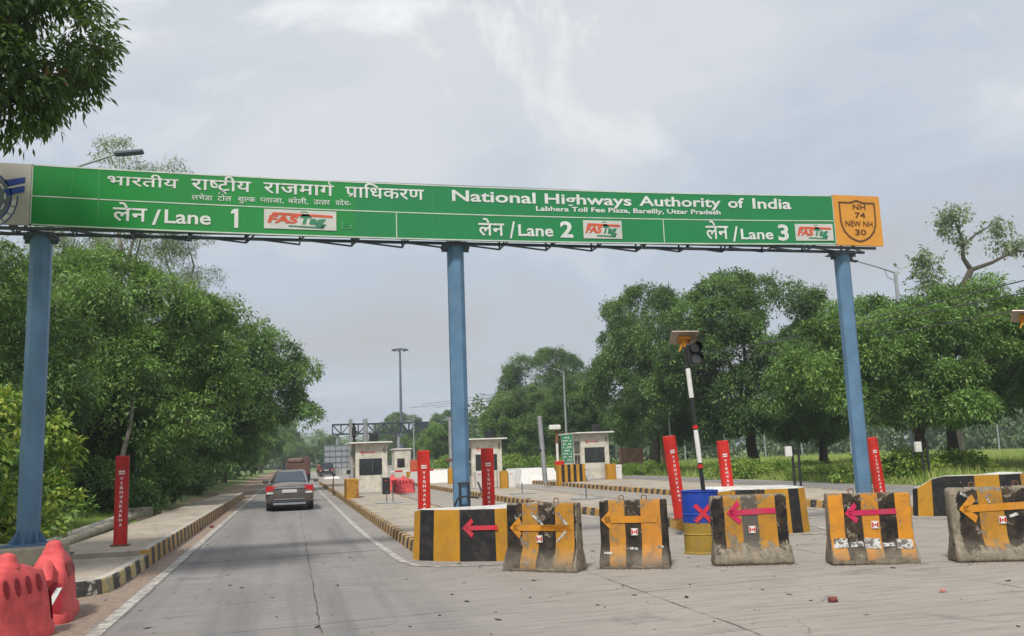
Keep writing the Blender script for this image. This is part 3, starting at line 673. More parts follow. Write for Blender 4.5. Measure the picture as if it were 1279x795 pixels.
def jersey(label, cx, cy, rz, mt, arrows, W=1.12, H=.98, loops=(-.28, .2), refl=(0, .55), extra=None, rnd=.02, tilt=0):
    t = thing('concrete_barrier', label, 'barrier', (cx, cy, 0), rz, 'short concrete barriers across the lane', 0, tilt)
    bm = BM(); prof = [(-.24, 0), (-.24, .10), (-.12, .33), (-.09, H), (.09, H), (.12, .33), (.17, .10), (.17, 0)]
    profx(bm, prof, -W / 2, W / 2)
    for v in bm.verts:
        if v.co.z > .2: v.co.x *= .965
    bmesh.ops.bevel(bm, geom=bm.edges[:], offset=rnd, segments=3, affect='EDGES', profile=.5, clamp_overlap=True)
    bmesh.ops.subdivide_edges(bm, edges=[e for e in bm.edges if e.calc_length() > .15], cuts=5, use_grid_fill=True)
    rr = random.Random(int(cx * 100))
    for v in bm.verts:
        nrm = math.sin(v.co.x * 31 + v.co.z * 17 + cx) * math.sin(v.co.z * 41 + v.co.y * 23); v.co += Vector((rr.uniform(-.004, .004), .004 * nrm, rr.uniform(-.004, .004) if v.co.z > .05 else 0))
    meshobj('barrier_body', bm, mt, t, True)
    for a in arrows:
        bm = BM(); arrow(bm, a[0], a[1], a[2], a[3], a[4], 0, tilt=a[6] if len(a) > 6 else 0, solid=a[7] if len(a) > 7 else False)
        bmesh.ops.subdivide_edges(bm, edges=bm.edges[:], cuts=2)
        for v in bm.verts: v.co.y = yface(v.co.z) - .011
        thick(bm); meshobj('painted_arrow', bm, a[5], t)
    for x in loops:
        bm = BM(); tube(bm, [(x - .035, 0, H - .02), (x - .035, 0, H + .05), (x - .02, 0, H + .065), (x + .02, 0, H + .065), (x + .035, 0, H + .05), (x + .035, 0, H - .02)], .008, 6)
        meshobj('lifting_loop', bm, m_rust, t)
    if refl:
        bm = BM(); x, z = refl; y = yface(z)
        front(bm, [(x - .05, z - .05), (x + .05, z - .05), (x + .05, z + .05), (x - .05, z + .05)], y - .02, .015)
        rf = meshobj('reflector', bm, m_wplast, t)
        bm = BM()
        for s in (-1, 1): front(bm, [(x + s * .045, z - .042), (x + s * .022, z - .02), (x + s * .022, z + .02), (x + s * .045, z + .042)], y - .026, .005)
        front(bm, [(x - .012, z - .012), (x + .012, z - .012), (x + .012, z + .012), (x - .012, z + .012)], y - .026, .005)
        meshobj('red_lens', bm, m_red, rf)
    for (xa, za, xb, zb_, wd) in extra or ():
        bm = BM(); d = Vector((xb - xa, zb_ - za)); q = Vector((-d.y, d.x)).normalized() * wd / 2
        pts = [(xa + q.x, za + q.y), (xa - q.x, za - q.y), (xb - q.x, zb_ - q.y), (xb + q.x, zb_ + q.y)]
        poly(bm, [(px, yface(pz) - .007, pz) for px, pz in pts]); bmesh.ops.subdivide_edges(bm, edges=bm.edges[:], cuts=4, use_grid_fill=True)
        for v in bm.verts: v.co.y = yface(v.co.z) - .007; v.co.x += random.uniform(-.006, .006); v.co.z += random.uniform(-.006, .006)
        thick(bm); meshobj('white_brush_mark', bm, m_whpaint, t)
    return t
mb1 = barrier_mat('barrier_paint_ochre_black', [(0, DB), (.24, OC), (.46, DB), (.70, OC), (.95, DB)], .05, .02, .43)
mb2 = barrier_mat('barrier_paint_orange_black', [(0, DB), (.2, (.50, .23, .03)), (.40, DB), (.6, (.50, .21, .03)), (.84, DB)], .05, .02, .40)
mb3 = barrier_mat('barrier_paint_bare_foot', [(0, DB), (.19, OC), (.4, (.09, .085, .075)), (.6, OC), (.82, DB)], .32, .04, .41)
mb4 = barrier_mat('barrier_paint_bright_orange', [(0, (.58, .24, .02)), (.19, DB), (.4, (.56, .23, .02)), (.6, DB), (.8, (.58, .24, .02))], .08, .02, .41)
mb5 = barrier_mat('barrier_paint_bare_edges', [(0, DB), (.27, OC), (.55, DB), (.85, OC)], .22, .04, .41)
ang = lambda a, b: math.atan2(b[1] - a[1], b[0] - a[0])
def placed(A, B):  # base line of the front foot -> centre and angle
    a = ang(A, B); mx_, my_ = (A[0] + B[0]) / 2, (A[1] + B[1]) / 2; n = (-math.sin(a), math.cos(a))
    return mx_ + n[0] * .24, my_ + n[1] * .24, a, math.dist(A, B)
A_ = [((3.08, 13.42), (3.98, 12.61)), ((4.42, 12.86), (5.32, 12.36)), ((5.98, 12.25), (7.09, 11.91)), ((7.43, 11.5), (8.58, 11.12)), ((9.0, 10.9), (10.3, 10.45))]
(x, y, a, W) = placed(*A_[0])
jersey('scuffed ochre and black barrier with a double headed orange arrow, leftmost in the row', x, y, a, mb1, [(-.52, .48, .62, .16, .09, m_arrowo), (.50, .0, .62, .0, .085, m_arrowo)], W=W, loops=(-.25, .22), refl=(-.02, .46),
       extra=[(-.44, .80, -.30, .64, .035), (-.16, .84, .10, .60, .04), (.28, .84, .46, .64, .035), (.46, .62, .26, .42, .03), (-.08, .44, .02, .50, .05)])
(x, y, a, W) = placed(*A_[1])
jersey('orange and black barrier with a solid orange arrow, second in the row', x, y, a, mb2, [(-.48, .36, .70, .15, .10, m_arrowo, 0, True)], W=W, loops=(-.17, .17), refl=(.02, .52),
       extra=[(-.44, .22, -.32, .22, .03), (-.06, .28, .06, .28, .03), (.34, .30, .44, .30, .03)])
(x, y, a, W) = placed(*A_[2])
jersey('worn barrier with bare grey foot and rounded corners, magenta arrow, by the blue drum', x, y, a, mb3, [(-.34, .38, .74, .18, .08, m_mag, R(2))], W=W, H=1.0, loops=(-.2, .18), refl=(.02, .50), rnd=.045)
(x, y, a, W) = placed(*A_[3])
jersey('bright orange and black barrier with a magenta arrow, below the right blue post', x, y, a, mb4, [(-.36, .36, .70, .15, .075, m_mag, R(2)), (-.22, -.22, .8, .0, .0, m_arrowo)][:1], W=W, H=.98, loops=(-.22, .12), refl=(.05, .54), tilt=R(1),
       extra=[(-.55, .29, -.35, .29, .13), (-.32, .27, -.14, .28, .06), (-.12, .29, .10, .28, .14), (.12, .26, .30, .27, .05), (.32, .28, .54, .27, .13), (-.30, .80, -.28, .70, .03)])
(x, y, a, W) = placed(*A_[4])
jersey('barrier with bare concrete edges and a long ochre arrow, rightmost in the row', x, y, a, mb5, [(-.55, .55, .72, .2, .10, m_arrowo, R(2))], W=W, H=1.02, loops=(-.3, .3), refl=(.02, .56), rnd=.045,
       extra=[(-.50, .95, -.36, .86, .04), (-.16, .90, -.12, .80, .03), (.12, .60, .24, .64, .04)])
# ---------------------------------------------------------------- drum with the solar signal
dr = thing('steel_drum', 'blue over yellow oil drum with a red cross, between two barriers', 'drum', (6.62, 13.95, 0))
m_dblue = paint('drum_blue_paint', (.012, .055, .36), (.05, .06, .10), wear=.33, dirt=.2); m_dyel = paint('drum_yellow_paint', (.33, .22, .035), (.2, .12, .05), wear=.38, dirt=.4)
bm = BM(); rr_ = .30
pf = [(0, rr_ + .012), (.02, rr_ + .014), (.035, rr_), (.30, rr_), (.315, rr_ + .012), (.33, rr_), (.50, rr_)]
pf2 = [(.50, rr_), (.62, rr_), (.635, rr_ + .012), (.65, rr_), (.985, rr_), (1.0, rr_ + .014), (1.015, rr_ + .012), (1.015, rr_ - .02), (.97, rr_ - .025)]
def lathe(bm, prof, seg=40, mi=0):
    rings = [[bm.verts.new((r * math.cos(2 * math.pi * k / seg), r * math.sin(2 * math.pi * k / seg), z)) for k in range(seg)] for z, r in prof]
    for i in range(len(rings) - 1):
        for k in range(seg): bm.faces.new((rings[i][k], rings[i][(k + 1) % seg], rings[i + 1][(k + 1) % seg], rings[i + 1][k])).material_index = mi
lathe(bm, pf, mi=0); lathe(bm, pf2, mi=1); bm.faces.new([bm.verts.new((.276 * math.cos(k * math.pi / 20), .276 * math.sin(k * math.pi / 20), .97)) for k in range(40)]).material_index = 1
meshobj('drum_body', bm, [m_dyel, m_dblue], dr, True)
bm = BM()
def curved(bm, pts, r):  # pts on the drum: angle-arc (u) and z
    vs = []
    for u, z in pts: t = R(-108) + u / r; vs.append(bm.verts.new((r * math.cos(t), r * math.sin(t), z)))
    bm.faces.new(vs)
for s in (1, -1):
    for k in range(6):
        u0, u1 = -.13 + .26 * k / 6, -.13 + .26 * (k + 1) / 6; z0, z1 = .66 + s * u0 * 1.05, .66 + s * u1 * 1.05
        curved(bm, [(u0 - .03, z0 + (.02 if s > 0 else -.02)), (u0 + .03, z0 + (-.02 if s > 0 else .02)), (u1 + .03, z1 + (-.02 if s > 0 else .02)), (u1 - .03, z1 + (.02 if s > 0 else -.02))], rr_ + .016)
meshobj('painted_cross', bm, m_arrowr, dr)
def solar_signal(label, x, y, z, rz, lean, h=2.55, full=True):
    t = thing('solar_signal', label, 'signal', (x, y, z), rz, 'solar lane signals', 0, lean)
    bm = BM(); tube(bm, [(0, 0, -.6), (0, 0, h)], .036, 12); meshobj('pole', bm, m_black, t)
    bands = [(.55, .92, m_wplast), (1.55, 2.05, m_wplast)] if full else []
    for a, b, mt in bands: bm = BM(); tube(bm, [(0, 0, a), (0, 0, b)], .041, 14); meshobj('white_band', bm, mt, t)
    for a in (.36, 1.02) if full else (): bm = BM(); tube(bm, [(0, 0, a), (0, 0, a + .06)], .044, 14); meshobj('red_band', bm, m_red, t)
    bm = BM(); tube(bm, [(0, 0, .45), (0, 0, 1.0)], .039, 14); meshobj('white_lower_band', bm, m_wplast, t)
    bm = BM(); tube(bm, [(0, 0, h - .02), (0, 0, h + .12)], .03, 8)
    rt = Matrix.Rotation(R(-24), 3, 'X') @ Matrix.Rotation(R(6), 3, 'Y')
    box(bm, (0, .02, h + .12), (.2, .2, .04), rot=rt); box(bm, (-.06, 0, h + .04), (.03, .03, .22), rot=Matrix.Rotation(R(25), 3, 'Y')); box(bm, (.06, 0, h + .04), (.03, .03, .22), rot=Matrix.Rotation(R(-25), 3, 'Y'))
    meshobj('panel_bracket', bm, m_arrowo, t)
    bm = BM(); box(bm, (0, .02, h + .17), (.46, .42, .022), rot=rt, bev=.004); pn = meshobj('solar_panel', bm, m_bright, t)
    bm = BM(); box(bm, (0, .02, h + .184), (.43, .39, .008), rot=rt); meshobj('solar_cells', bm, m_glass, pn)
    bm = BM(); box(bm, (.13, .02, h - .13), (.25, .18, .36), bev=.02, seg=2); sg = meshobj('signal_head', bm, m_black, t)
    for k, zz in enumerate((h - .03, h - .22)):
        bm = BM(); n = 14; a0, a1 = (0, 360)
        for q in range(n):
            t0, t1 = R(180 + 0 + 360 * q / n), R(180 + 360 * (q + 1) / n)
            if k and math.sin((t0 + t1) / 2) < -.2: continue
            f = lambda tt, yy_: (.15 + .105 * math.cos(tt), yy_, zz + .095 * math.sin(tt)); bm.faces.new([bm.verts.new(c) for c in (f(t0, -.05), f(t1, -.05), f(t1, -.24 if math.sin(t1) > -.3 else -.14), f(t0, -.24 if math.sin(t0) > -.3 else -.14))])
        meshobj('visor', bm, m_black, sg)
        bm = BM(); bm.faces.new([bm.verts.new((.15 + .085 * math.cos(R(a)), -.076, zz + .08 * math.sin(R(a)))) for a in range(0, 360, 24)]); meshobj('lens', bm, m_lens if k else m_glass, sg)
    return t
m_bright = M('aluminium_frame', (.36, .30, .24), .4, .3, bs=0); m_lens = M('grey_lens', (.12, .13, .14), .25, bs=0, spec=.8)
solar_signal('black and white banded solar signal pole standing in the blue drum', 6.72, 14.0, 1.02, R(-12), R(-3.5), h=2.42)
solar_signal('solar signal whose panel corner shows at the right edge of the picture', 13.66, 14.0, 1.02, R(-35), 0, h=2.80, full=False)
dr2 = thing('steel_drum', 'drum holding the solar signal beyond the right edge', 'drum', (13.66, 14.0, 0)); bm = BM(); lathe(bm, pf, mi=0); lathe(bm, pf2, mi=1); meshobj('drum_body', bm, [m_dyel, m_dblue], dr2, True)
# ---------------------------------------------------------------- red water-filled barriers
m_plast = M('red_plastic', (.60, .085, .085), .62, var=.3, scale=5, bs=.2, spec=.3); m_plast2 = M('dark_red_reflective', (.26, .008, .016), .35, var=.15, bs=0)
def water_barrier(label, x, y, rz):
    t = thing('plastic_barrier', label, 'barrier', (x, y, 0), rz, 'red plastic barriers by the plinth'); t.scale = (1, 1, 1.0)
    # long axis X; flared foot, tapering shoulders and a domed knob
    Z = [(0, .60, .27), (.10, .60, .27), (.16, .565, .235), (.40, .53, .215), (.52, .49, .20), (.64, .42, .17), (.735, .27, .125), (.775, .14, .09), (.785, .02, .02)]
    def hx(z, k):
        for a, b in zip(Z[:-1], Z[1:]):
            if a[0] <= z <= b[0]: u = (z - a[0]) / (b[0] - a[0]); return a[k] + (b[k] - a[k]) * u
        return .1
    bm = BM(); rows = []
    for z, a, b in Z:
        rw = []
        for q in range(28):
            th = 2 * math.pi * (q + .5) / 28; c_, s_ = math.cos(th), math.sin(th); e_ = .42
            rw.append(bm.verts.new((a * math.copysign(abs(c_) ** e_, c_), b * math.copysign(abs(s_) ** e_, s_), z)))
        rows.append(rw)
    for i in range(len(rows) - 1):
        for k in range(28): bm.faces.new((rows[i][k], rows[i][(k + 1) % 28], rows[i + 1][(k + 1) % 28], rows[i + 1][k]))
    bm.faces.new(rows[-1]); bmesh.ops.recalc_face_normals(bm, faces=bm.faces[:])
    meshobj('barrier_body', bm, m_plast, t, True)
    bm = BM(); lathe(bm, [(.74, .13), (.78, .115), (.81, .095), (.845, .088), (.875, .072), (.893, .04), (.90, .001)], 24); meshobj('knob', bm, m_plast, t, True)
    for s in (-1, 1):
        for xx in (-.27, -.09, .09, .27):   # oval hand slots in the shoulders
            bm = BM(); P = [(xx +   .048 * math.cos(R(q)), .565 + .095 * math.sin(R(q))) for q in range(0, 360, 20)]
            f = bm.faces.new([bm.verts.new((a, s * (hx(b, 2) + .004), b)) for a, b in P]); f.normal_update()
            if f.normal.y * s < 0: f.normal_flip()
            meshobj('slot', bm, m_plast2, t)
    for e_ in (-1, 1):
        bm = BM(); tube(bm, [(e_ * .50, 0, .44), (e_ * .56, 0, .50), (e_ * .50, 0, .63), (e_ * .40, 0, .68)], [.06, .09, .08, .03], 14); meshobj('end_lug', bm, m_plast, t, True)
        bm = BM(); P = [(-.17, .13), (.17, .13), (.17, .44), (.06, .47), (-.06, .47), (-.17, .44)]
        f = bm.faces.new([bm.verts.new((e_ * (hx(b, 1) + .008), a, b)) for a, b in P]); f.normal_update()
        if f.normal.x * e_ < 0: f.normal_flip()
        pn = meshobj('end_panel', bm, m_plast2, t)
        for q in (-.09, .05):
            bm = BM(); f = bm.faces.new([bm.verts.new((e_ * (hx(b, 1) + .013), a * e_, b)) for a, b in ((q - .07, .14), (q - .01, .14), (q + .12, .40), (q + .06, .40))]); f.normal_update()
            if f.normal.x * e_ < 0: f.normal_flip()
            meshobj('white_stripe', bm, m_letter, pn)
    return t
water_barrier('faded red plastic barrier farther from the viewer, beside the kerb end', -2.76, 11.95, R(96))
water_barrier('faded red plastic barrier nearest the viewer, in the bottom left corner', -2.84, 10.4, R(72))
# pipes, slab, stones
bm = BM(); tube(bm, [(-4.45, 17.9, .26), (-4.62, 24, .26), (-4.85, 31, .24)], .11, 12); tag(meshobj('concrete_pipe', bm, m_oldconc, None, True), 'grey pipe lying on the verge, nearer the kerb', 'pipe', 'pipes lying on the verge')
bm = BM(); tube(bm, [(-4.72, 18.1, .28), (-4.9, 24, .28), (-5.12, 31.5, .26)], .10, 12); tag(meshobj('concrete_pipe', bm, m_conc, None, True), 'grey pipe lying on the verge, on the grass side', 'pipe', 'pipes lying on the verge')
bm = BM(); box(bm, (-4.95, 32.3, .2), (.9, .5, .5), bev=.03, rot=Matrix.Rotation(R(15), 3, 'Z')); tag(meshobj('concrete_block', bm, m_oldconc), 'pale concrete block at the far end of the pipes', 'block')
bm = BM(); box(bm, (-3.35, 17.35, .245), (.95, .22, .10), bev=.02); box(bm, (-3.75, 17.34, .245), (.18, .25, .13), 1, bev=.03)
tag(meshobj('kerb_stone', bm, [m_conc, m_kb]), 'loose kerb stone with a black end below the crimson post', 'kerb stone')
m_brick = M('brick_red_chip', (.20, .05, .04), .9, var=.3)
for lab, x, y, s, mt in (('dark red brick chip on the concrete in front of the worn barrier', 5.72, 8.93, .055, m_brick), ('pale pinkish chip on the concrete below the bright orange barrier', 7.15, 8.95, .04, M('pink_chip', (.45, .22, .2), .9)),
                      ('small red stone on the white edge line', -2.18, 27.0, .06, m_brick), ('small red stone beside the left edge line', -2.42, 26.2, .05, m_brick), ('tiny dark pebble before the worn barrier', 4.45, 9.9, .02, m_rubber)):
    bm = BM(); bmesh.ops.create_icosphere(bm, subdivisions=1, radius=s)
    for v in bm.verts: v.co = Vector((v.co.x * 1.3, v.co.y, v.co.z * .7 + s * .5)) + Vector([random.uniform(-.2, .2) * s for _ in range(3)]) + Vector((x, y, 0))
    tag(meshobj('stone', bm, mt), lab, 'stone')
# twigs and grit lying on the concrete
bm = BM(); rg = random.Random(5)
for k in range(420):
    x, y = rg.uniform(-2.8, 13), rg.uniform(7, 22); a = rg.uniform(0, 3.1); s = rg.choice([.012, .018, .03, .05]) * rg.uniform(.5, 1.2); wdt = s * rg.uniform(.15, .8)
    if 2 < x < 4.5 and y > 14.7: continue
    z = .006
    poly(bm, [(x + math.cos(a + q) * (s if i % 2 == 0 else wdt), y + math.sin(a + q) * (s if i % 2 == 0 else wdt), z + (.006 if i == 0 else 0)) for i, q in enumerate((0, 1.57, 3.14, 4.71))])
for (A, B) in A_:
    for k in range(150):
        u = rg.uniform(-.04, 1.04); n_ = rg.gauss(0, .05) - .03; ax_, ay_ = A[0] + (B[0] - A[0]) * u, A[1] + (B[1] - A[1]) * u; s = rg.uniform(.004, .018)
        q0 = rg.uniform(0, 6); poly(bm, [(ax_ + n_ * .3 + math.cos(q0 + q) * s, ay_ + n_ + math.sin(q0 + q) * s, .005 + (.008 if i == 0 else 0)) for i, q in enumerate((0, 2.1, 4.2))]).material_index = 1
tag(meshobj('litter', bm, [m_rubber, M('brown_grit', (.13, .095, .065), .95)]), 'scattered grit and leaf bits on the concrete', 'grit')['kind'] = 'stuff'
#PART4
# ---------------------------------------------------------------- toll booths
m_bgreen = M('board_green', (.01, .20, .07), .5, bs=0); m_cream = M('cabinet_grey_white', (.50, .49, .47), .6, var=.2, scale=3)
m_rustyel = paint('rusty_yellow', (.45, .24, .03), (.28, .09, .03), wear=.46, scale=4)
def booth(label, x, y, side_win=False):
    t = thing('toll_booth', label, 'toll booth', (x, y, .19), 0, 'toll booths')
    W, Dp, H = 1.5, 2.9, 2.32
    bm = BM(); b2(bm, 0, W, 0, Dp, 0, H, bev=.02); wl = meshobj('wall', bm, m_white, t)
    bm = BM(); b2(bm, .01, W - .01, -.012, 0, .0, .06); b2(bm, W - .3, W - .27, -.02, 0, .0, 1.0); meshobj('trim', bm, m_galv, wl)
    bm = BM(); b2(bm, -.28, W + .22, -.30, Dp + .2, H + .005, H + .07, bev=.01); meshobj('roof', bm, m_wplast, t)
    bm = BM(); b2(bm, .18, W - .18 - .08, -.02, .012, .86, 1.62, bev=.008); fr = meshobj('window', bm, m_black, t)
    bm = BM(); b2(bm, .21, W - .29, -.026, -.02, .89, 1.59); meshobj('pane', bm, m_glass, fr)
    bm = BM(); b2(bm, .78, .80, -.034, -.027, .95, 1.55); meshobj('glazing_bar', bm, m_steel, fr)
    bm = BM(); arrow(bm, .24, .92, 1.90, .13, .04, -.006); thick(bm); meshobj('painted_arrow', bm, m_arrowr, t)
    bm = BM(); box(bm, (.86, -.05, H + .27), (.40, .25, .34), bev=.02); lp = meshobj('lane_light', bm, m_black, t)
    bm = BM(); lathe(bm, [(0, .13), (.02, .12)], 16); 
    for v in bm.verts: v.co = Vector((.86 + v.co.x, -.18 - v.co.z, H + .27 + v.co.y))
    bm.faces.new([v for v in bm.verts[16:32]]) if False else None
    meshobj('lamp_rim', bm, m_steel, lp)
    bm = BM(); tube(bm, [(W - .16, -.03, 2.1), (W - .19, -.04, 1.95), (W - .13, -.04, 1.85), (W - .10, -.03, 2.05), (W - .13, -.03, 2.18)], .012, 5); meshobj('cable', bm, m_black, t)
    for a_, b_, c_, d_ in ((.25, 1.1, 1.35, 1.95), (.25, .6, .62, 1.25), (.72, 1.1, .62, 1.25)): bm = BM(); b2(bm, -.012, 0, a_, b_, c_, d_); meshobj('side_window', bm, m_glass, t)
    bm = BM(); b2(bm, -.05, -.012, 1.9, Dp - .1, 0, 2.0); meshobj('side_door', bm, m_cream, t)
    return t
bt1 = booth('cream toll booth nearest the open lane, rusty yellow block at its corner', 2.90, 42.6)
bt2 = booth('toll booth partly behind the middle blue post', 8.45, 42.6)
bt3 = booth('toll booth with a tall green notice board on its left side', 15.9, 48.4); bt3.scale = (1.12, 1.1, 1.12)
bm = BM(); b2(bm, -1.02, -.46, -.06, -.02, .9, 2.28); bd = meshobj('notice_board', bm, m_bgreen, bt3)
bm = BM()
for k in range(8):
    z = 2.16 - k * .16; b2(bm, -.98, -.50, -.066, -.061, z - .075, z - .065); 
    for q in range(5):
        if (k * 7 + q * 3) % 4: b2(bm, -.97 + q * .095, -.97 + q * .095 + .065, -.066, -.061, z - .04, z + .02)
meshobj('notice_line', bm, m_letter, bd)
bm = BM(); b2(bm, -1.04, -1.0, -.05, 0, 0, 2.3); b2(bm, -.48, -.44, -.05, 0, 0, 2.3); meshobj('board_post', bm, m_galv, bt3)
def cabinet(label, x, y, wd, h, mt, mt2=None, dp=.35, nm='cabinet', grp='roadside cabinets'):
    t = thing(nm, label, 'cabinet', (x, y, .19), 0, grp)
    bm = BM(); b2(bm, 0, wd, 0, dp, 0, h, bev=.015); meshobj('cabinet_body', bm, mt, t)
    bm = BM(); b2(bm, .04, wd - .04, -.012, 0, .06, h - .06); b2(bm, wd - .1, wd - .07, -.03, -.012, h * .45, h * .6); meshobj('cabinet_door', bm, mt2 or mt, t)
    bm = BM(); b2(bm, wd * .25, wd * .6, -.018, -.013, h * .80, h * .84); meshobj('label_plate', bm, m_red, t)
    return t
cabinet('narrow dark metal cabinet at the right corner of the first booth', 4.0, 40.9, .32, .74, m_black)
cabinet('white cabinet left of the second booth, beside the middle post', 8.35, 41.3, .40, .85, m_cream)
cabinet('white cabinet with a red plate at the right corner of the second booth', 9.98, 41.6, .36, .80, m_wplast)
cabinet('small white cabinet between striped block and third booth', 15.45, 46.9, .42, .75, m_cream)
cabinet('white cabinet right of the third booth, beside an ochre box', 17.55, 47.4, .36, .80, m_wplast)
def block(label, x0, x1, y0, y1, h, n, axis, mats, z=.0):
    bm = BM()
    for k in range(n):
        a = x0 + (x1 - x0) * k / n; b = x0 + (x1 - x0) * (k + 1) / n; b2(bm, a, b, y0, y1, z, h, k % 2)
        if k == n - 1 or True: pass
    bmesh.ops.remove_doubles(bm, verts=bm.verts[:], dist=.001)
    return tag(meshobj('guard_block', bm, mats), label, 'guard block', 'painted guard blocks by the booths')
bm = BM(); b2(bm, 2.22, 2.72, 38.0, 39.6, .0, .98, 2, bev=.02)
for k in range(5): b2(bm, 2.205, 2.219, 38.0 + k * .32, 38.0 + k * .32 + .16, .05, .95, k % 2)
tag(meshobj('guard_block', bm, [m_ny, m_nb, m_rustyel]), 'rust stained yellow block with striped side at the first booth', 'guard block', 'painted guard blocks by the booths')
block('wide yellow and black striped block left of the third booth', 13.86, 15.36, 46.2, 46.7, 1.12, 9, 0, [m_ny, m_nb])
block('ochre box at the right corner of the second booth', 9.62, 9.93, 41.5, 41.9, 1.0, 1, 0, [m_ny, m_nb], .19)
block('ochre box at the right corner of the third booth', 17.05, 17.5, 47.3, 47.8, 1.05, 1, 0, [m_ny, m_nb], .19)
# hatches with handles on the islands
for lab, x, y in (('steel hatch with a handle in front of the first booth', 3.4, 32.4), ('steel hatch with an upright handle on the middle island', 8.85, 34.6), ('steel hatch with an upright handle, nearer the drum', 9.5, 28.6)):
    t = thing('steel_hatch', lab, 'hatch', (x, y, .194), 0, 'steel hatches on the islands')
    bm = BM(); box(bm, (0, 0, .02), (.95, .6, .03), bev=.008); meshobj('cover', bm, m_galv, t)
    bm = BM(); tube(bm, [(-.1, 0, .03), (-.1, 0, .42), (.12, 0, .42), (.12, 0, .03)] if y < 33 and x < 5 else [(0, 0, .03), (0, 0, .46)], .02, 6); meshobj('handle', bm, m_steel, t)
# camera and sensor poles
def pole(label, x, y, h, r, mt, head=None, group=None, z=.19, rs=None, cat='pole', nm='slim_pole'):
    t = thing(nm, label, cat, (x, y, z), 0, group); bm = BM(); tube(bm, [(0, 0, 0), (0, 0, h)], [r, rs or r], 10); meshobj('shaft', bm, mt, t)
    if head:
        for n_, c, s, m_ in head: bm = BM(); box(bm, c, s, bev=min(s) * .15); meshobj(n_, bm, m_, t)
    return t
pole('pale square-topped pole left of the first booth roof', 3.55, 56, 4.1, .11, m_galv, group='sensor poles')
pole('thicker pale pole rising behind the first booth roof', 4.45, 56, 4.1, .14, m_galv, group='sensor poles')
pole('dark signal mast just left of the first booth', 3.35, 50, 3.6, .07, m_black, [('signal_box', (0, -.1, 3.1), (.2, .2, .6), m_black), ('small_box', (-.25, -.1, .95), (.35, .15, .22), m_black)])
pole('pale grey pole with camera left of the middle blue post', 9.25, 53, 3.9, .13, m_galv, [('camera_box', (.35, -.1, 3.35), (.5, .3, .2), m_wplast), ('signal_box', (.42, -.1, 2.6), (.3, .2, .8), m_black), ('cross_box', (.2, -.1, 1.4), (1.0, .12, .14), m_rust)])
pole('leaning pale concrete pole between second and third booth', 13.05, 46, 3.55, .13, m_galv, [('clamp', (0, 0, 1.75), (.5, .2, .12), m_black)]).rotation_euler.y = R(-3)
t = pole('camera pole with a red box at its foot left of the green board', 14.05, 46.9, 2.9, .07, m_wplast, [('camera_box', (-.12, -.1, 2.95), (.62, .3, .26), m_wplast), ('red_box', (.05, -.15, .98), (.5, .25, .3), m_red), ('rust_band', (0, 0, 2.45), (.18, .18, .7), m_rust)])
# boom gates
def boom(label, x, y, ln, z=1.0):
    t = thing('boom_gate', label, 'boom gate', (x, y, 0), 0, 'boom gates')
    bm = BM(); b2(bm, 0, .3, 0, .35, .0, 1.1, bev=.02); meshobj('gate_cabinet', bm, m_ny, t)
    bm = BM(); b2(bm, -ln, 0, .15, .2, z, z + .09); am = meshobj('boom_arm', bm, m_wplast, t)
    for k in range(int(ln / .9)): bm = BM(); b2(bm, -ln + .3 + k * .9, -ln + .75 + k * .9, .144, .206, z - .004, z + .094); meshobj('red_band', bm, m_red, am)
boom('lowered white boom with red bands left of the middle post', 8.9, 52, 3.4)
# small far items between the first booth and the middle post
t = thing('site_hut', 'small pale hut with an orange box beyond the first booth', 'hut', (8.0, 72, 0))
bm = BM(); b2(bm, 0, 1.3, 0, 2, 0, 2.5, bev=.02); meshobj('wall', bm, m_white, t); bm = BM(); b2(bm, -.1, 1.4, -.1, 2.1, 2.505, 2.6); meshobj('roof', bm, m_wplast, t); bm = BM(); b2(bm, .2, .8, -.02, 0, 1.1, 1.8); meshobj('window', bm, m_glass, t)
t = thing('site_hut', 'pale hut far back behind the lowered boom', 'hut', (15.0, 84, 0))
bm = BM(); b2(bm, 0, 1.8, 0, 2, 0, 2.5, bev=.02); meshobj('wall', bm, m_white, t); bm = BM(); b2(bm, -.1, 1.9, -.1, 2.1, 2.505, 2.6); meshobj('roof', bm, m_wplast, t); bm = BM(); b2(bm, .4, 1.2, -.02, 0, 1.1, 1.8); meshobj('window', bm, m_glass, t)
m_porange = M('plastic_orange', (.50, .10, .04), .5)
cabinet('orange cabinet among striped posts far between the booths', 8.75, 68, .75, 1.65, m_porange, grp='far cabinets').location.z = 0
block('striped block under the orange cabinet far between the booths', 8.0, 9.6, 64, 64.6, .9, 5, 0, [m_ny, m_nb])
water = None
def copytree(o, parent=None):
    c = o.copy(); C.objects.link(c); c.parent = parent
    for ch in [k for k in bpy.data.objects if k.parent == o]: copytree(ch, c)
    return c
wbs = [o for o in bpy.data.objects if o.name.startswith('plastic_barrier') and o.parent is None]
for lab, x, y, rz in (('small looking red plastic barrier right of the first booth', 5.6, 46.5, 20), ('red plastic barrier in the far lane left of the boom', 5.35, 49.5, -30), ('red plastic barrier beside the far striped block', 10.4, 66, 15), ('red plastic barrier farthest back in the second lane', 11.3, 70, -10)):
    c = copytree(wbs[0]); c.location = (x, y, 0); c.rotation_euler.z = R(rz); c['label'] = lab; c['group'] = 'red plastic barriers in the lanes'
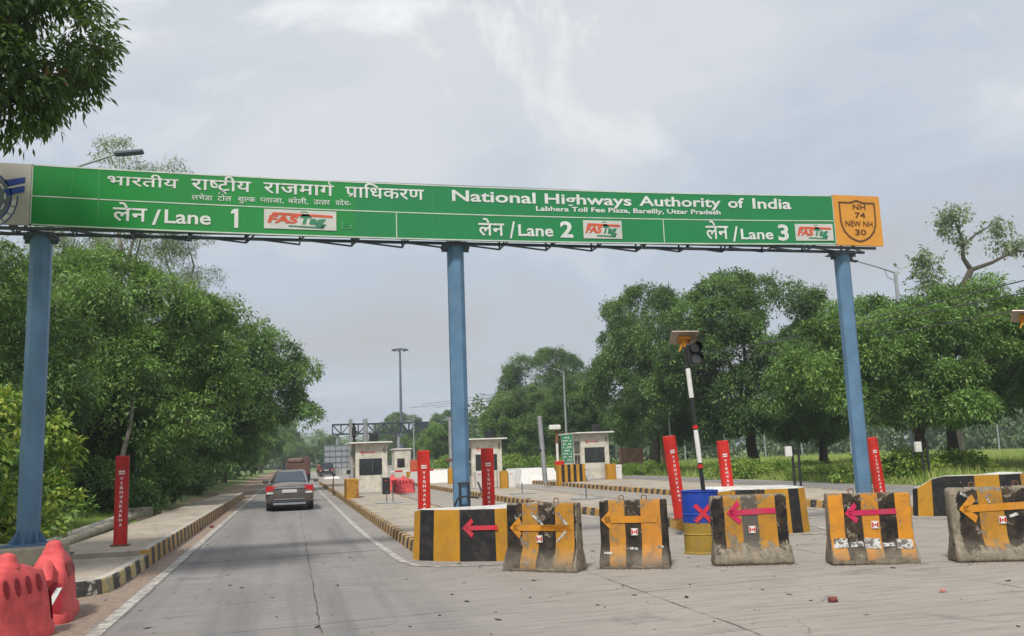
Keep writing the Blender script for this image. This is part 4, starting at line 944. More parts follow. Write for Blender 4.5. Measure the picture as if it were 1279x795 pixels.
# white topped back noses
def slab(label, pts, h):
    bm = BM(); prism(bm, pts, 0, h, 0, top=1, sc=.8); return tag(meshobj('island_end', bm, [m_wplast, m_wplast]), label, 'island end', 'white painted island ends')
slab('white sloped island end right of the second booth', [(13.2, 52), (15.7, 52), (15.9, 57), (13.2, 57)], .88)
slab('white sloped island end behind the lowered boom', [(7.7, 56), (10.4, 56), (10.4, 62), (7.7, 62)], .95)
slab('pale island end left of the first booth, near the dark car', [(3.3, 96), (5.0, 96), (5.0, 100), (3.4, 100)], .18)
bm = BM(); b2(bm, -.02, .02, 0, 1.2, 0, .95); bm.verts.ensure_lookup_table()
for v in bm.verts:
    if v.co.z > .5 and v.co.y > .5: v.co.z = .35
    v.co += Vector((2.12, 47.5, .05))
tag(meshobj('bent_plate', bm, m_rust), 'dark bent metal plate on the kerb left of the first booth', 'plate')
# far lattice gantry
fg = thing('lattice_gantry', 'far dark lattice gantry over the lanes behind the first booth', 'gantry', (0, 128, 0))
bm = BM(); za, zb2 = 5.55, 6.9
for z in (za, zb2):
    for y in (0, .9): box(bm, (15.2, y, z), (19.2, .2, .2))
x = 5.6; k = 0
while x < 24.5:
    for y in (0, .9): tube(bm, [(x, y, za), (x, y, zb2)], .08, 4); tube(bm, [(x, y, za if k % 2 else zb2), (x + 1.2, y, zb2 if k % 2 else za)], .08, 4)
    x += 1.2; k += 1
meshobj('truss', bm, m_dsteel, fg)
for x in (6.3, 14.9, 24.2): bm = BM(); tube(bm, [(x, .45, 0), (x, .45, za)], .24, 10); meshobj('post', bm, m_galv, fg)
bm = BM(); b2(bm, 17.8, 24.6, -.15, -.1, 5.55, 6.95); meshobj('sign_panel', bm, m_dsteel, fg)

# billboard grid
t = thing('hoarding', 'pale gridded hoarding beyond the dark car', 'hoarding', (4.2, 122, 0))
bm = BM(); b2(bm, 0, 3.8, 0, .1, .9, 4.0); meshobj('sheet', bm, m_galv, t)
bm = BM()
for k in range(6): b2(bm, k * .75, k * .75 + .06, -.06, -.002, 0, 4.05)
for k in range(5): b2(bm, 0, 3.8, -.10, -.061, .9 + k * .76, .96 + k * .76)
meshobj('grid_frame', bm, m_steel, t)
# ---------------------------------------------------------------- lamps, mast, power line
def lamp(label, x, y, h, arm, z=0, r=.09, group='street lamps', rz=0, up=.5):
    t = thing('street_lamp', label, 'street lamp', (x, y, z), rz, group)
    bm = BM(); tube(bm, [(0, 0, 0), (0, 0, h * .5), (0, 0, h)], [r * 1.3, r, r * .7], 10); meshobj('shaft', bm, m_galv, t)
    bm = BM(); tube(bm, [(0, 0, h - .05), (-arm * .5, 0, h + up * .5), (-arm, 0, h + up)], [.04, .035, .03], 8); tube(bm, [(0, 0, h - .5), (-arm * .22, 0, h - .3), (-arm * .28, 0, h + up * .25)], .02, 6); meshobj('arm', bm, m_galv, t)
    bm = BM(); box(bm, (-arm - .3, 0, h + up + .03), (.75, .26, .10), bev=.03, rot=Matrix.Rotation(R(8), 3, 'Y')); meshobj('lamp_head', bm, m_steel, t)
    return t
lamp('street lamp whose head shows above the left end of the sign', -6.36, 25, 9.45, 1.75, up=.75, r=.08, rz=R(180))
lamp('tall street lamp right of the right blue post, arm to the left', 31.1, 40, 10.6, 2.3, up=.55, r=.13)
lamp('street lamp above the leaning pole, before the trees', 21.8, 70, 8.4, 1.0, up=.3)
lamp('street lamp seen small left of the mid trees', 27.7, 120, 9.7, 1.9, up=.5, r=.11)
lamp('small street lamp just right of the high mast', 13.3, 100, 6.1, .95, up=.4)
lamp('faint street lamp farthest back left of the high mast', 13.5, 160, 6.5, 1.6, up=.4)
pole('thin pale pole beside the brown power pole', 26.5, 60, 9.6, .07, m_galv, z=0, rs=.05)
hm = thing('high_mast', 'tall thin high mast with a ring of floodlights', 'mast', (26.2, 220, 0))
bm = BM(); tube(bm, [(0, 0, 0), (0, 0, 14), (0, 0, 29.2)], [.42, .34, .22], 12); meshobj('shaft', bm, m_steel, hm)
bm = BM(); tube(bm, [(1.3 * math.cos(R(a)), 1.3 * math.sin(R(a)), 28.9) for a in range(0, 361, 30)], .08, 6)
for a in range(0, 360, 60): tube(bm, [(0, 0, 29.2), (1.3 * math.cos(R(a)), 1.3 * math.sin(R(a)), 28.9)], .05, 5)
meshobj('ring', bm, m_steel, hm)
for a in range(0, 360, 45): bm = BM(); box(bm, (1.7 * math.cos(R(a)), 1.7 * math.sin(R(a)), 28.7), (.75, .75, .35), bev=.06, rot=Matrix.Rotation(R(a), 3, 'Z')); meshobj('floodlight', bm, m_steel, hm)
pw = thing('power_pole', 'brown power pole rising behind the leaning red post', 'power pole', (26.8, 62, 0))
bm = BM(); tube(bm, [(0, 0, 0), (0, 0, 8.3)], [.16, .11], 10); meshobj('shaft', bm, m_rust, pw)
bm = BM(); box(bm, (0, 0, 7.7), (2.6, .1, .1)); box(bm, (0, 0, 7.2), (1.4, .08, .08)); meshobj('crossarm', bm, m_rust, pw)
for dx, z0, p1, p2 in ((-1.2, 7.85, (21.6, 22, 6.72), (13.5, 105, 7.7)), (0, 8.4, (21.8, 22, 6.38), (15, 105, 8.1)), (1.2, 7.85, (22.0, 22, 5.92), (16.5, 105, 7.7))):
    P0 = Vector((26.8 + dx, 62, z0)); pts = []
    for A, B in ((Vector(p1) + (Vector(p1) - P0) * .6, P0), (P0, Vector(p2))):
        for k in range(13): u = k / 12; q = A.lerp(B, u); q.z -= 1.0 * 4 * u * (1 - u) * .35; pts.append(q)
    bm = BM(); tube(bm, pts, .02, 5); tag(meshobj('power_line', bm, m_wire), ['lowest of the power lines over the right trees', 'middle power line over the right trees', 'uppermost power line over the right trees'][[2, 1, 0][int(dx / 1.2) + 1] if 1 else 0], 'power line', 'power lines')
# meter posts on the right verge
for lab, x, y in (('small white meter box on black legs behind the second nose', 20.2, 33.6), ('small white meter box on black legs right of the right blue post', 25.2, 32)):
    t = thing('meter_box', lab, 'meter box', (x, y, 0), 0, 'meter boxes on black legs')
    bm = BM(); box(bm, (-.14, -.05, 1.45), (.28, .14, .42), bev=.02); meshobj('box_housing', bm, m_wplast, t)
    bm = BM(); tube(bm, [(.06, 0, 0), (.06, 0, 1.75)], .05, 6); tube(bm, [(.34, 0, 0), (.34, 0, 1.7)], .05, 6); tube(bm, [(.06, 0, 1.5), (.34, 0, 1.5)], .04, 6); tube(bm, [(.06, 0, .8), (.34, 0, .8)], .03, 6); meshobj('leg_frame', bm, m_black, t)
# red wall fragment behind the right trees
bm = BM(); b2(bm, 26.4, 28.4, 70, 70.4, 0, 2.0); tag(meshobj('brick_wall', bm, M('faded_brick', (.48, .26, .20), .9, var=.3, scale=2)), 'faded red brick wall seen under the trees behind the third booth', 'wall')
# ---------------------------------------------------------------- vehicles
def carpaint(name, col):
    m, p = newmat(name); v = coord(); L(mix(ramp(noise(v, 2.5, 5), [(.35, 0), (.7, 1)]), dim(col, .8), dim(col, 1.15)), p.inputs['Base Color'])
    p.inputs['Metallic'].default_value = .55; p.inputs['Roughness'].default_value = .32; p.inputs['Coat Weight'].default_value = .6; p.inputs['Coat Roughness'].default_value = .1; return m
m_car = carpaint('brown_grey_car_paint', (.15, .133, .12)); m_dcar = carpaint('dark_car_paint', (.03, .03, .035)); m_tail = M('tail_light_red', (.45, .01, .015), .2, bs=0); m_chrome = M('chrome', (.6, .6, .62), .18, 1, bs=0, var=.05)
m_carglass = M('car_glass', (.10, .12, .14), .08, .75, bs=0, spec=1.0); m_plate = M('number_plate', (.50, .50, .48), .5)
def loft(bm, secs, mi=0):
    rows = [[bm.verts.new((x, y, z)) for x, z in prof] for y, prof in secs]; n = len(rows[0])
    for i in range(len(rows) - 1):
        for k in range(n - 1): bm.faces.new((rows[i][k], rows[i][k + 1], rows[i + 1][k + 1], rows[i + 1][k])).material_index = mi
    bm.faces.new(rows[0][::-1]).material_index = mi; bm.faces.new(rows[-1]).material_index = mi
    bmesh.ops.recalc_face_normals(bm, faces=bm.faces[:])
def car(label, x, y, rz, paintm, W=1.73, Hs=1.0, Lc=4.45, Hr=1.48, suv=False, k=1.0, group='cars on the open lane'):
    t = thing('car', label, 'car', (x, y, 0), rz, group); h = W / 2
    def sec(sw, zt, zb, cr=0):
        half = [(.0, zb), (h * .80 * sw, zb), (h * .95 * sw, zb + .06), (h * sw, zb + .22), (h * sw, zt * .70), (h * .965 * sw, zt * .84), (h * .87 * sw, zt * .94), (h * .62 * sw, zt), (0, zt + .025)]
        return half + [(-a, b) for a, b in half[1:-1][::-1]] + [half[0]]
    zt = Hs
    bm = BM()
    rear = [(0.0, sec(.84, zt * .86, .38)), (.04, sec(.93, zt * .95, .31)), (.14, sec(.985, zt * .995, .27)), (.7, sec(1, zt * 1.03, .24)), (1.6, sec(1, zt * .97, .22)), (3.0, sec(1, zt * .93, .22)), (3.7, sec(.97, zt * .84, .24)), (4.2, sec(.90, zt * .72, .28)), (Lc, sec(.78, zt * .62, .34))]
    loft(bm, rear); meshobj('body', bm, paintm, t, True)
    bm = BM(); g0 = .12 if suv else .62; g1 = .35 if suv else 1.55
    def gs(wb, zb, wt, zt_): return [(wb * h, zb), (wt * h, zt_ - .06), (wt * h * .86, zt_ - .01), (0, zt_ + .01), (-wt * h * .86, zt_ - .01), (-wt * h, zt_ - .06), (-wb * h, zb)]
    zb = Hs * .98
    loft(bm, [(g0, gs(.74, zb, .72, zb + .07)), (g0 + .25, gs(.79, zb, .68, zb + (Hr - zb) * (.75 if suv else .36))), (g1 - .15, gs(.82, zb, .62, Hr - .035)), (g1 + .1, gs(.83, zb, .62, Hr)), (2.5, gs(.84, zb, .64, Hr - .01)), (3.5, gs(.80, zb - .06, .72, zb))]); meshobj('roof', bm, paintm, t, True)
    # rear glass
    d = Vector((0, g1 - .08 - (g0 + .10), 0))
    bm = BM(); y0_, y1_ = g0 + .02, g1 - .10; zz0 = zb + .075; zz1 = Hr - .075
    if suv: y0_, y1_ = .10, .30; zz0 = zb + .05
    P = [(-.68 * h, y0_ - .03, zz0), (.68 * h, y0_ - .03, zz0), (.53 * h, y1_ - .16, zz1 + .005), (-.53 * h, y1_ - .16, zz1 + .005)]
    a = [bm.verts.new(p) for p in P]; b = [bm.verts.new((p[0], p[1] + .3, p[2] - .05)) for p in P]; bm.faces.new(a); bm.faces.new(b[::-1])
    for i in range(4): bm.faces.new((a[(i + 1) % 4], a[i], b[i], b[(i + 1) % 4]))
    meshobj('rear_window', bm, m_carglass, t)
    for s in (-1, 1):
        bm = BM(); P = [(1.0 if not suv else .5, zb + .03), (3.25, zb + .0), (2.65, Hr - .10), (1.65 if not suv else .6, Hr - .10)]
        vs = [bm.verts.new((s * (h * .85 if z < Hr - .2 else h * .70), y, z)) for y, z in P]; bm.faces.new(vs if s > 0 else vs[::-1]); meshobj('side_window', bm, m_carglass, t)
        bm = BM(); box(bm, (s * (h + .10), 2.75, Hs + .03), (.20, .12, .14), bev=.03, seg=2); meshobj('wing_mirror', bm, paintm, t)
        # tail lights wrap the corner
        bm = BM(); zl = Hs * .80; P = [(h * .56, zl + .11), (h * .955, zl + .12), (h * .965, zl - .04), (h * .93, zl - .12), (h * .62, zl - .02)]
        a = [bm.verts.new((s * x_, -.012 + (.03 if x_ > h * .9 else 0), z)) for x_, z in P]; b = [bm.verts.new((s * min(x_ * 1.035, h * 1.006), .35 if x_ > h * .9 else .1, z)) for x_, z in P]
        bm.faces.new(a); n = len(P)
        for i in range(n): bm.faces.new((a[i], a[(i + 1) % n], b[(i + 1) % n], b[i]))
        bmesh.ops.recalc_face_normals(bm, faces=bm.faces[:]); meshobj('tail_light', bm, m_tail, t)
        bm = BM(); box(bm, (s * h * .80, -.008, zl - .14), (h * .28, .05, .075), bev=.01); meshobj('reversing_light', bm, m_plate, t)
        for yy_ in (.85, 3.55):
            w_ = thing0('wheel', t, (s * (h - .12), yy_, .315)); bm = BM(); pr = [(-.10, .0), (-.10, .2), (-.10, .29), (-.07, .315), (.07, .315), (.10, .29), (.10, .2), (.10, .0)]
            rings = [[bm.verts.new((u, r * math.cos(2 * math.pi * q / 24), r * math.sin(2 * math.pi * q / 24))) for q in range(24)] for u, r in pr[1:-1]]
            for i in range(len(rings) - 1):
                for q in range(24): bm.faces.new((rings[i][q], rings[i][(q + 1) % 24], rings[i + 1][(q + 1) % 24], rings[i + 1][q]))
            bm.faces.new(rings[0]); bm.faces.new(rings[-1]); bmesh.ops.recalc_face_normals(bm, faces=bm.faces[:])
            for v in bm.verts: v.co += Vector((s * (h - .12), yy_, .315))
            bpy.data.objects.remove(w_); wh = meshobj('wheel', bm, m_rubber, t)
            bm = BM(); tube(bm, [(s * (h - .03), yy_, .315), (s * (h - .008), yy_, .315)], .19, 16); meshobj('rim', bm, m_galv, wh)
    bm = BM(); box(bm, (0, -.015, Hs * .84), (W * .66, .05, .04), bev=.01); meshobj('chrome_strip', bm, m_chrome, t)
    bm = BM(); box(bm, (0, -.012, Hs * .72), (.52, .03, .12), bev=.005); meshobj('number_plate', bm, m_plate, t)
    bm = BM(); box(bm, (0, -.0, .43), (W * .64, .05, .035), bev=.01); box(bm, (0, -.035, .27), (W * .68, .05, .07), bev=.015); meshobj('bumper_strip', bm, m_chrome, t)
    bm = BM(); box(bm, (0, .05, .30), (W * .78, .16, .14), bev=.03); meshobj('bumper_valance', bm, m_black, t)
    bm = BM(); tube(bm, [(0, 1.7, Hr), (0, 1.55, Hr + .09)], .01, 5); meshobj('aerial', bm, m_black, t)
    bm = BM(); box(bm, (0, 2.2, .24), (W * .9, 3.8, .12)); meshobj('underbody', bm, m_black, t)
    return t
def thing0(n, p, l): o = bpy.data.objects.new(n, None); C.objects.link(o); o.parent = p; return o
car('brown grey sedan driving away in the open lane', -.06, 34.0, R(-1), m_car)
car('dark hatchback far ahead near the pale hoarding', 4.15, 112, R(-6), m_dcar, W=1.75, Hr=1.68, Hs=1.05, suv=True)
# lorry
t = thing('lorry', 'red and brown lorry far ahead of the sedan', 'lorry', (.65, 93, 0), R(-2)); m_lred = M('faded_lorry_red', (.11, .055, .045), .8, var=.3, scale=2); m_tarp = M('brown_tarpaulin', (.16, .10, .075), .95, var=.35, scale=1.5)
bm = BM(); b2(bm, -1.1, 1.1, 0, 6, .75, 1.75, bev=.03); meshobj('cargo_bed', bm, m_lred, t)
bm = BM(); b2(bm, -1.08, .45, .1, 5.8, 1.75, 2.2, bev=.12); meshobj('tarpaulin', bm, m_tarp, t); bm = BM(); b2(bm, .5, 1.1, .1, 5.8, 1.75, 2.35, bev=.04); meshobj('load', bm, m_lred, t)
bm = BM()
for k in range(6): b2(bm, -1.12 + k * .43, -1.05 + k * .43, -.03, -.002, .8, 1.75)
meshobj('tailboard_rib', bm, m_rust, t)
bm = BM(); b2(bm, -1.1, 1.1, 6.2, 7.9, .6, 2.3, bev=.1); meshobj('cab', bm, m_tarp, t)
for s in (-1, 1):
    for yy_ in (1.0, 2.1, 6.9): bm = BM(); tube(bm, [(s * .72, yy_, .5), (s * 1.1, yy_, .5)], .5, 20); meshobj('wheel', bm, m_rubber, t)
    bm = BM(); box(bm, (s * .9, -.02, .68), (.25, .05, .12)); meshobj('tail_light', bm, m_tail, t)
bm = BM(); b2(bm, -1.0, 1.0, .1, 7.5, .5, .74); meshobj('chassis', bm, m_black, t)
# motorcycle and rider
t = thing('motorcycle', 'small dark motorcycle far ahead in the open lane', 'motorcycle', (3.4, 117, 0))
for yy_ in (0, 1.25): bm = BM(); tube(bm, [(-.06, yy_, .3), (.06, yy_, .3)], .3, 16); meshobj('wheel', bm, m_rubber, t)
bm = BM(); tube(bm, [(0, 0, .3), (0, .3, .6), (0, .9, .75), (0, 1.2, .35)], [.06, .13, .12, .05], 8); box(bm, (0, .2, .78), (.24, .7, .1), bev=.03); meshobj('frame', bm, m_black, t)
bm = BM(); tube(bm, [(-.35, .95, 1.0), (0, 1.0, .95), (.35, .95, 1.0)], .025, 6); meshobj('handlebar', bm, m_steel, t); bm = BM(); box(bm, (0, -.2, .62), (.14, .05, .07)); meshobj('tail_light', bm, m_tail, t)
def skin(name, verts, edges, rad, mt, parent=None, sub=2):
    me = bpy.data.meshes.new(name); me.from_pydata(verts, edges, []); o = bpy.data.objects.new(name, me); C.objects.link(o); o.parent = parent; me.materials.append(mt)
    o.modifiers.new('k', 'SKIN'); lay = me.skin_vertices[0] if me.skin_vertices else None
    if lay:
        for i, r in enumerate(rad): lay.data[i].radius = (r, r)
        lay.data[0].use_root = True
    s = o.modifiers.new('u', 'SUBSURF'); s.levels = s.render_levels = sub; return o
m_skin = M('skin_brown', (.20, .10, .06), .6, bs=0); m_shirt = M('dull_red_shirt', (.22, .06, .05), .9, bs=0); m_trouser = M('dark_trousers', (.04, .04, .05), .9, bs=0)
pr = thing('person', 'rider in a dull red shirt on the far motorcycle', 'person', (3.4, 117, 0))
V = [(0, .2, .88), (0, .22, 1.08), (0, .28, 1.32), (0, .30, 1.43), (0, .31, 1.50), (0, .32, 1.66), (-.2, .28, 1.34), (-.3, .5, 1.12), (-.3, .92, 1.03), (.2, .28, 1.34), (.3, .5, 1.12), (.3, .92, 1.03), (-.13, .25, .84), (-.22, .62, .72), (-.18, .48, .3), (-.18, .6, .26), (.13, .25, .84), (.22, .62, .72), (.18, .48, .3), (.18, .6, .26)]
Ed = [(0, 1), (1, 2), (2, 3), (3, 4), (4, 5), (2, 6), (6, 7), (7, 8), (2, 9), (9, 10), (10, 11), (0, 12), (12, 13), (13, 14), (14, 15), (0, 16), (16, 17), (17, 18), (18, 19)]
skin('body', V, Ed, [.15, .14, .16, .07, .07, .095, .07, .05, .035, .07, .05, .035, .09, .075, .05, .04, .09, .075, .05, .04], m_skin, pr)
bm = BM(); tube(bm, [(0, .2, .86), (0, .22, 1.08), (0, .28, 1.3), (0, .29, 1.42)], [.19, .18, .21, .10], 12); meshobj('shirt', bm, m_shirt, pr, True)
bm = BM()
for s in (-1, 1): tube(bm, [(s * .1, .2, .86), (s * .22, .62, .74), (s * .18, .48, .36)], [.12, .10, .07], 10)
meshobj('trousers', bm, m_trouser, pr, True)
bm = BM(); bmesh.ops.create_uvsphere(bm, u_segments=12, v_segments=8, radius=.125, matrix=Matrix.Translation((0, .31, 1.70))); meshobj('helmet', bm, m_black, pr, True)
#PART5
# ---------------------------------------------------------------- vegetation
def fast_mesh(name, co_, loops, tots, mt, col=None, parent=None):
    me = bpy.data.meshes.new(name); me.vertices.add(len(co_)); me.vertices.foreach_set('co', co_.astype(np.float32).ravel())
    me.loops.add(len(loops)); me.loops.foreach_set('vertex_index', loops.astype(np.int32)); n = len(tots)
    me.polygons.add(n); st = np.zeros(n, np.int32); st[1:] = np.cumsum(tots)[:-1]; me.polygons.foreach_set('loop_start', st); me.polygons.foreach_set('loop_total', tots.astype(np.int32))
    me.materials.append(mt)
    if col is not None:
        a = me.color_attributes.new('Col', 'FLOAT_COLOR', 'POINT'); a.data.foreach_set('color', col.astype(np.float32).ravel())
    me.update(); me.validate(); o = bpy.data.objects.new(name, me); C.objects.link(o); o.parent = parent; return o
def unit(a): return a / np.maximum(np.linalg.norm(a, axis=-1, keepdims=True), 1e-6)
def leafcloud(name, cen, axis, rad, per, ll, lw, mt, rs, parent=None, droop=.45, warm=.12, tone=None):
    """cen Nx3 clump centres with axis; each clump a whorl of folded leaves"""
    n = len(cen); k = n * per
    c = np.repeat(cen, per, 0); ax = np.repeat(axis, per, 0); r = np.repeat(rad, per)[:, None]
    d = unit(ax * .55 + rs.normal(size=(k, 3)) * .75); b = c + d * r * rs.uniform(.15, 1, (k, 1))
    la = unit(d + np.array([0, 0, -droop]) + rs.normal(size=(k, 3)) * .35)
    up = unit(np.array([0, 0, 1.0]) + rs.normal(size=(k, 3)) * .45); sd = unit(np.cross(la, up)); nrm = np.cross(sd, la)
    s = rs.uniform(.65, 1.3, (k, 1)); tip = b + la * ll * s; mid = b + la * ll * s * .48
    w_ = lw * s * .5; f = nrm * w_ * .35
    co_ = np.stack([b, mid + sd * w_ + f, tip, mid - sd * w_ + f], 1).reshape(-1, 3)
    base = np.arange(k)[:, None] * 4; lp = (base + np.array([0, 1, 2, 0, 2, 3])).ravel(); tots = np.full(k * 2, 3)
    tv = (rs.uniform(0, 1, n) if tone is None else tone); t = np.clip(np.repeat(tv, per) + rs.normal(size=k) * .16, 0, 1)
    g = np.repeat((rs.uniform(0, 1, n) < warm) * rs.uniform(.3, 1, n), per)
    col = np.stack([t, g, t * 0, t * 0 + 1], 1); col = np.repeat(col, 4, 0)
    return fast_mesh(name, co_, lp, tots, mt, col, parent)
def fib(n, rs):
    v = unit(rs.normal(size=(n, 3))); return v
def crown_pts(blobs, nsub, rsub, ncl, rs, low=-.5):
    """blobs (x,y,z,rx,ry,rz) -> clump centres on sub-blobs set on the shells"""
    B = np.array(blobs, float); wts = (B[:, 3] * B[:, 4] + B[:, 3] * B[:, 5]) ; wts /= wts.sum()
    S = []; 
    for i, q in enumerate(rs.multinomial(nsub, wts)):
        d = fib(q * 3, rs); d = d[d[:, 2] > low][:q]; sc = rs.uniform(.62, 1.02, (len(d), 1)); S.append(np.concatenate([B[i, :3] + d * B[i, 3:] * sc, d], 1))
    S = np.concatenate(S); keep = []
    for s in S:
        q = (((s[:3] - B[:, :3]) / B[:, 3:]) ** 2).sum(1); keep.append(q.min() > .42)
    S = S[np.array(keep)]; m = len(S); cen = []; ax = []; tone = []
    rsz = rs.uniform(.5, 1.35, m) * rsub; tn = rs.uniform(0, 1, m)
    per = max(1, int(ncl / m))
    d = unit(rs.normal(size=(m * per, 3)) + np.repeat(S[:, 3:], per, 0) * .7 + np.array([0, 0, .35])); R_ = np.repeat(rsz, per)[:, None]
    cen = np.repeat(S[:, :3], per, 0) + d * R_ * np.array([1, 1, .72]) * np.where(rs.uniform(size=(m * per, 1)) < .14, rs.uniform(1.0, 1.45, (m * per, 1)), rs.uniform(.68, 1.05, (m * per, 1))); ax = unit(d + np.array([0, 0, .15]))
    tone = np.clip(np.repeat(tn, per) * .85 + rs.normal(size=m * per) * .16, 0, 1)
    return cen, ax, tone, S
def trunk_bm(h, r, blobs, rs, nl=7, lean=(0, 0), S=None, nbr=14):
    bm = BM(); P = []
    for k in range(7): u = k / 6; P.append((lean[0] * u + rs.normal() * .07 * h * .1, lean[1] * u + rs.normal() * .06 * h * .1, h * u))
    tube(bm, P, [r * (1.5 if k == 0 else 1.15 - .5 * k / 6) for k in range(7)], 10)
    tgt = list(blobs)
    for i, b in enumerate(tgt[:nl]):
        a = Vector(P[3 + i % 4]); e = Vector(b[:3]); m1 = a.lerp(e, .5) + Vector((rs.normal() * .3, rs.normal() * .3, .25))
        tube(bm, [a, a.lerp(m1, .5), m1, m1.lerp(e, .6), e], [r * .55, r * .45, r * .33, r * .2, r * .08], 7)
    if S is not None:
        idx = rs.choice(len(S), min(nbr, len(S)), replace=False)
        for i in idx:
            s = Vector(S[i, :3]); b = min(tgt, key=lambda q: (Vector(q[:3]) - s).length); a = Vector(b[:3]).lerp(Vector(P[-1]), .3)
            tube(bm, [a, a.lerp(s, .5) + Vector((0, 0, .15)), s], [r * .2, r * .12, r * .03], 5)
    return bm
def tree(name, label, loc, blobs, th, tr, nsub, rsub, ncl, crad, per, ll, lw, mt, seed, group, bark=None, droop=.45, low=-.5, warm=.1, lean=(0, 0), rz=0, cat='tree'):
    rs = np.random.RandomState(seed); t = thing(name, label, cat, loc, rz, group)
    cen, ax, tone, S = crown_pts(blobs, nsub, rsub, ncl, rs, low)
    meshobj('trunk', trunk_bm(th, tr, blobs, rs, lean=lean, S=S), bark or m_bark, t, True)
    leafcloud('crown', cen, ax, rs.uniform(.7, 1.2, len(cen)) * crad, per, ll, lw, mt, rs, t, droop, warm, tone)
    return t
def copyt(o, label, loc, rz, sc=1.0, group=None, sz=None):
    c = copytree(o); c.location = loc; c.rotation_euler = (0, 0, rz); c.scale = (sc, sc, sz or sc); c['label'] = label
    if group: c['group'] = group
    return c
GL = 'trees along the left verge'; GR = 'trees beyond the right road'
# left row, near to far (blob coordinates are relative to the trunk foot)
tA = tree('broadleaf_tree', 'largest dense green tree on the left, right behind the crimson post', (-6.9, 37, 0), [(.6, 0, 5.4, 3.6, 3.6, 2.6), (-1.2, .5, 7.6, 3.4, 3.4, 2.6), (1.3, -.3, 7.4, 2.6, 3, 2.2), (2.6, -1.0, 4.2, 2.2, 2.4, 1.9), (-2.8, -.5, 4.8, 2.9, 3, 2.6), (-.5, -1.2, 3.0, 3.2, 2.4, 1.9), (0, 0, 8.7, 2.0, 2, 1.0), (2.9, 0, 6.4, 2.0, 2, 1.9)],
     5.2, .28, 210, .80, 11500, .28, 12, .18, .062, l_mango, 11, GL, droop=.55, warm=.06)
tB = tree('broadleaf_tree', 'second big green tree on the left, overhanging the open lane', (-5.6, 57, 0), [(1.0, 0, 6.2, 4.0, 4.2, 3.0), (3.4, -.3, 5.9, 3.2, 3.2, 2.7), (4.2, 0, 7.9, 2.4, 2.6, 2.0), (-2.4, 0, 6.8, 3.4, 3.6, 3.4), (2.0, -.6, 8.7, 2.3, 2.5, 1.6), (.4, -1.5, 3.6, 3.2, 2.6, 1.9), (5.2, -.5, 4.6, 1.8, 1.8, 1.4)],
     5.4, .30, 200, .9, 9000, .33, 12, .23, .08, l_mango, 12, GL, droop=.55, warm=.05)
tC = tree('broadleaf_tree', 'dark green tree at the left edge behind the left blue post', (-10.6, 29, 0), [(0, 0, 5.2, 3.0, 3.0, 2.3), (1.6, 0, 6.0, 2.4, 2.4, 1.9), (-2, 0, 5.4, 2.6, 2.6, 2.1), (.6, -1, 3.2, 2.8, 2.3, 1.8), (2.6, -.2, 4.2, 2, 2, 1.8)],
     4.2, .24, 160, .70, 7000, .26, 12, .17, .058, l_dark, 13, GL, droop=.55)
copyt(tB, 'third tree of the left row, past the overhanging one', (-6.2, 74, 0), 2.2, .92, GL)
copyt(tA, 'fourth tree of the left row, lower and paler beside the lorry', (-6.2, 90, 0), 1.1, .82, GL)
copyt(tB, 'fifth tree of the left row, above the lorry', (-7.0, 108, 0), 4.0, .84, GL)
copyt(tA, 'sixth tree of the left row, small by distance', (-7.0, 128, 0), 3.0, .95, GL)
copyt(tA, 'tree behind the largest left tree, away from the road', (-12.5, 45, 0), 4.4, .95, GL)
copyt(tB, 'tree in the second rank on the left, behind the dark one', (-16.5, 42, 0), 1.5, 1.0, GL)
copyt(tC, 'darker tree in the second rank, beyond the largest left tree', (-11.5, 62, 0), 2.0, 1.25, GL)
copyt(tC, 'dark tree between the two big left trees', (-8.0, 47, 0), 5.0, 1.0, GL)
# tall thin grey-green trees behind
tE = tree('sparse_tree', 'tall sparse grey green tree rising above the sign', (-10.6, 60, 0), [(0, 0, 13.5, 2.4, 2.4, 2.8), (1.5, 0, 18.0, 1.7, 1.7, 2.2), (-2.2, 0, 17, 1.9, 1.9, 2.6), (.0, 0, 21.3, 1.5, 1.5, 1.7), (3.4, 0, 14.2, 1.6, 1.6, 1.8), (-3.6, 0, 13, 1.7, 1.7, 1.8), (3.0, 0, 20.3, .9, .9, 1.2)],
     16, .26, 150, .75, 3000, .42, 7, .24, .06, l_grey, 21, 'tall sparse trees', bark=m_palebark, droop=.9, low=-.9)
copyt(tE, 'tall sparse grey green tree nearer the left post', (-14.6, 62, 0), 2.4, .86, 'tall sparse trees')
copyt(tE, 'tall sparse tree right of the other two above the big crown', (-6.9, 62, 0), 4.1, .80, 'tall sparse trees')
# foreground branch tree with its crown in the upper left corner
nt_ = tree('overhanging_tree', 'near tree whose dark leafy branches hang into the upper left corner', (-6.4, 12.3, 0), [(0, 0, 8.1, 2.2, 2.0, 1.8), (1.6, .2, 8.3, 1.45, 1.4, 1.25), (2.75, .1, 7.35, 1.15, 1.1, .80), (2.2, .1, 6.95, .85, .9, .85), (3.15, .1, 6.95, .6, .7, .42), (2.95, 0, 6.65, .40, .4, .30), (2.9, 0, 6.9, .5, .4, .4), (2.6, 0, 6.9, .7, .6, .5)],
     6.6, .24, 230, .32, 4300, .20, 9, .15, .045, l_near, 31, None, droop=.9, low=-1, warm=.05)
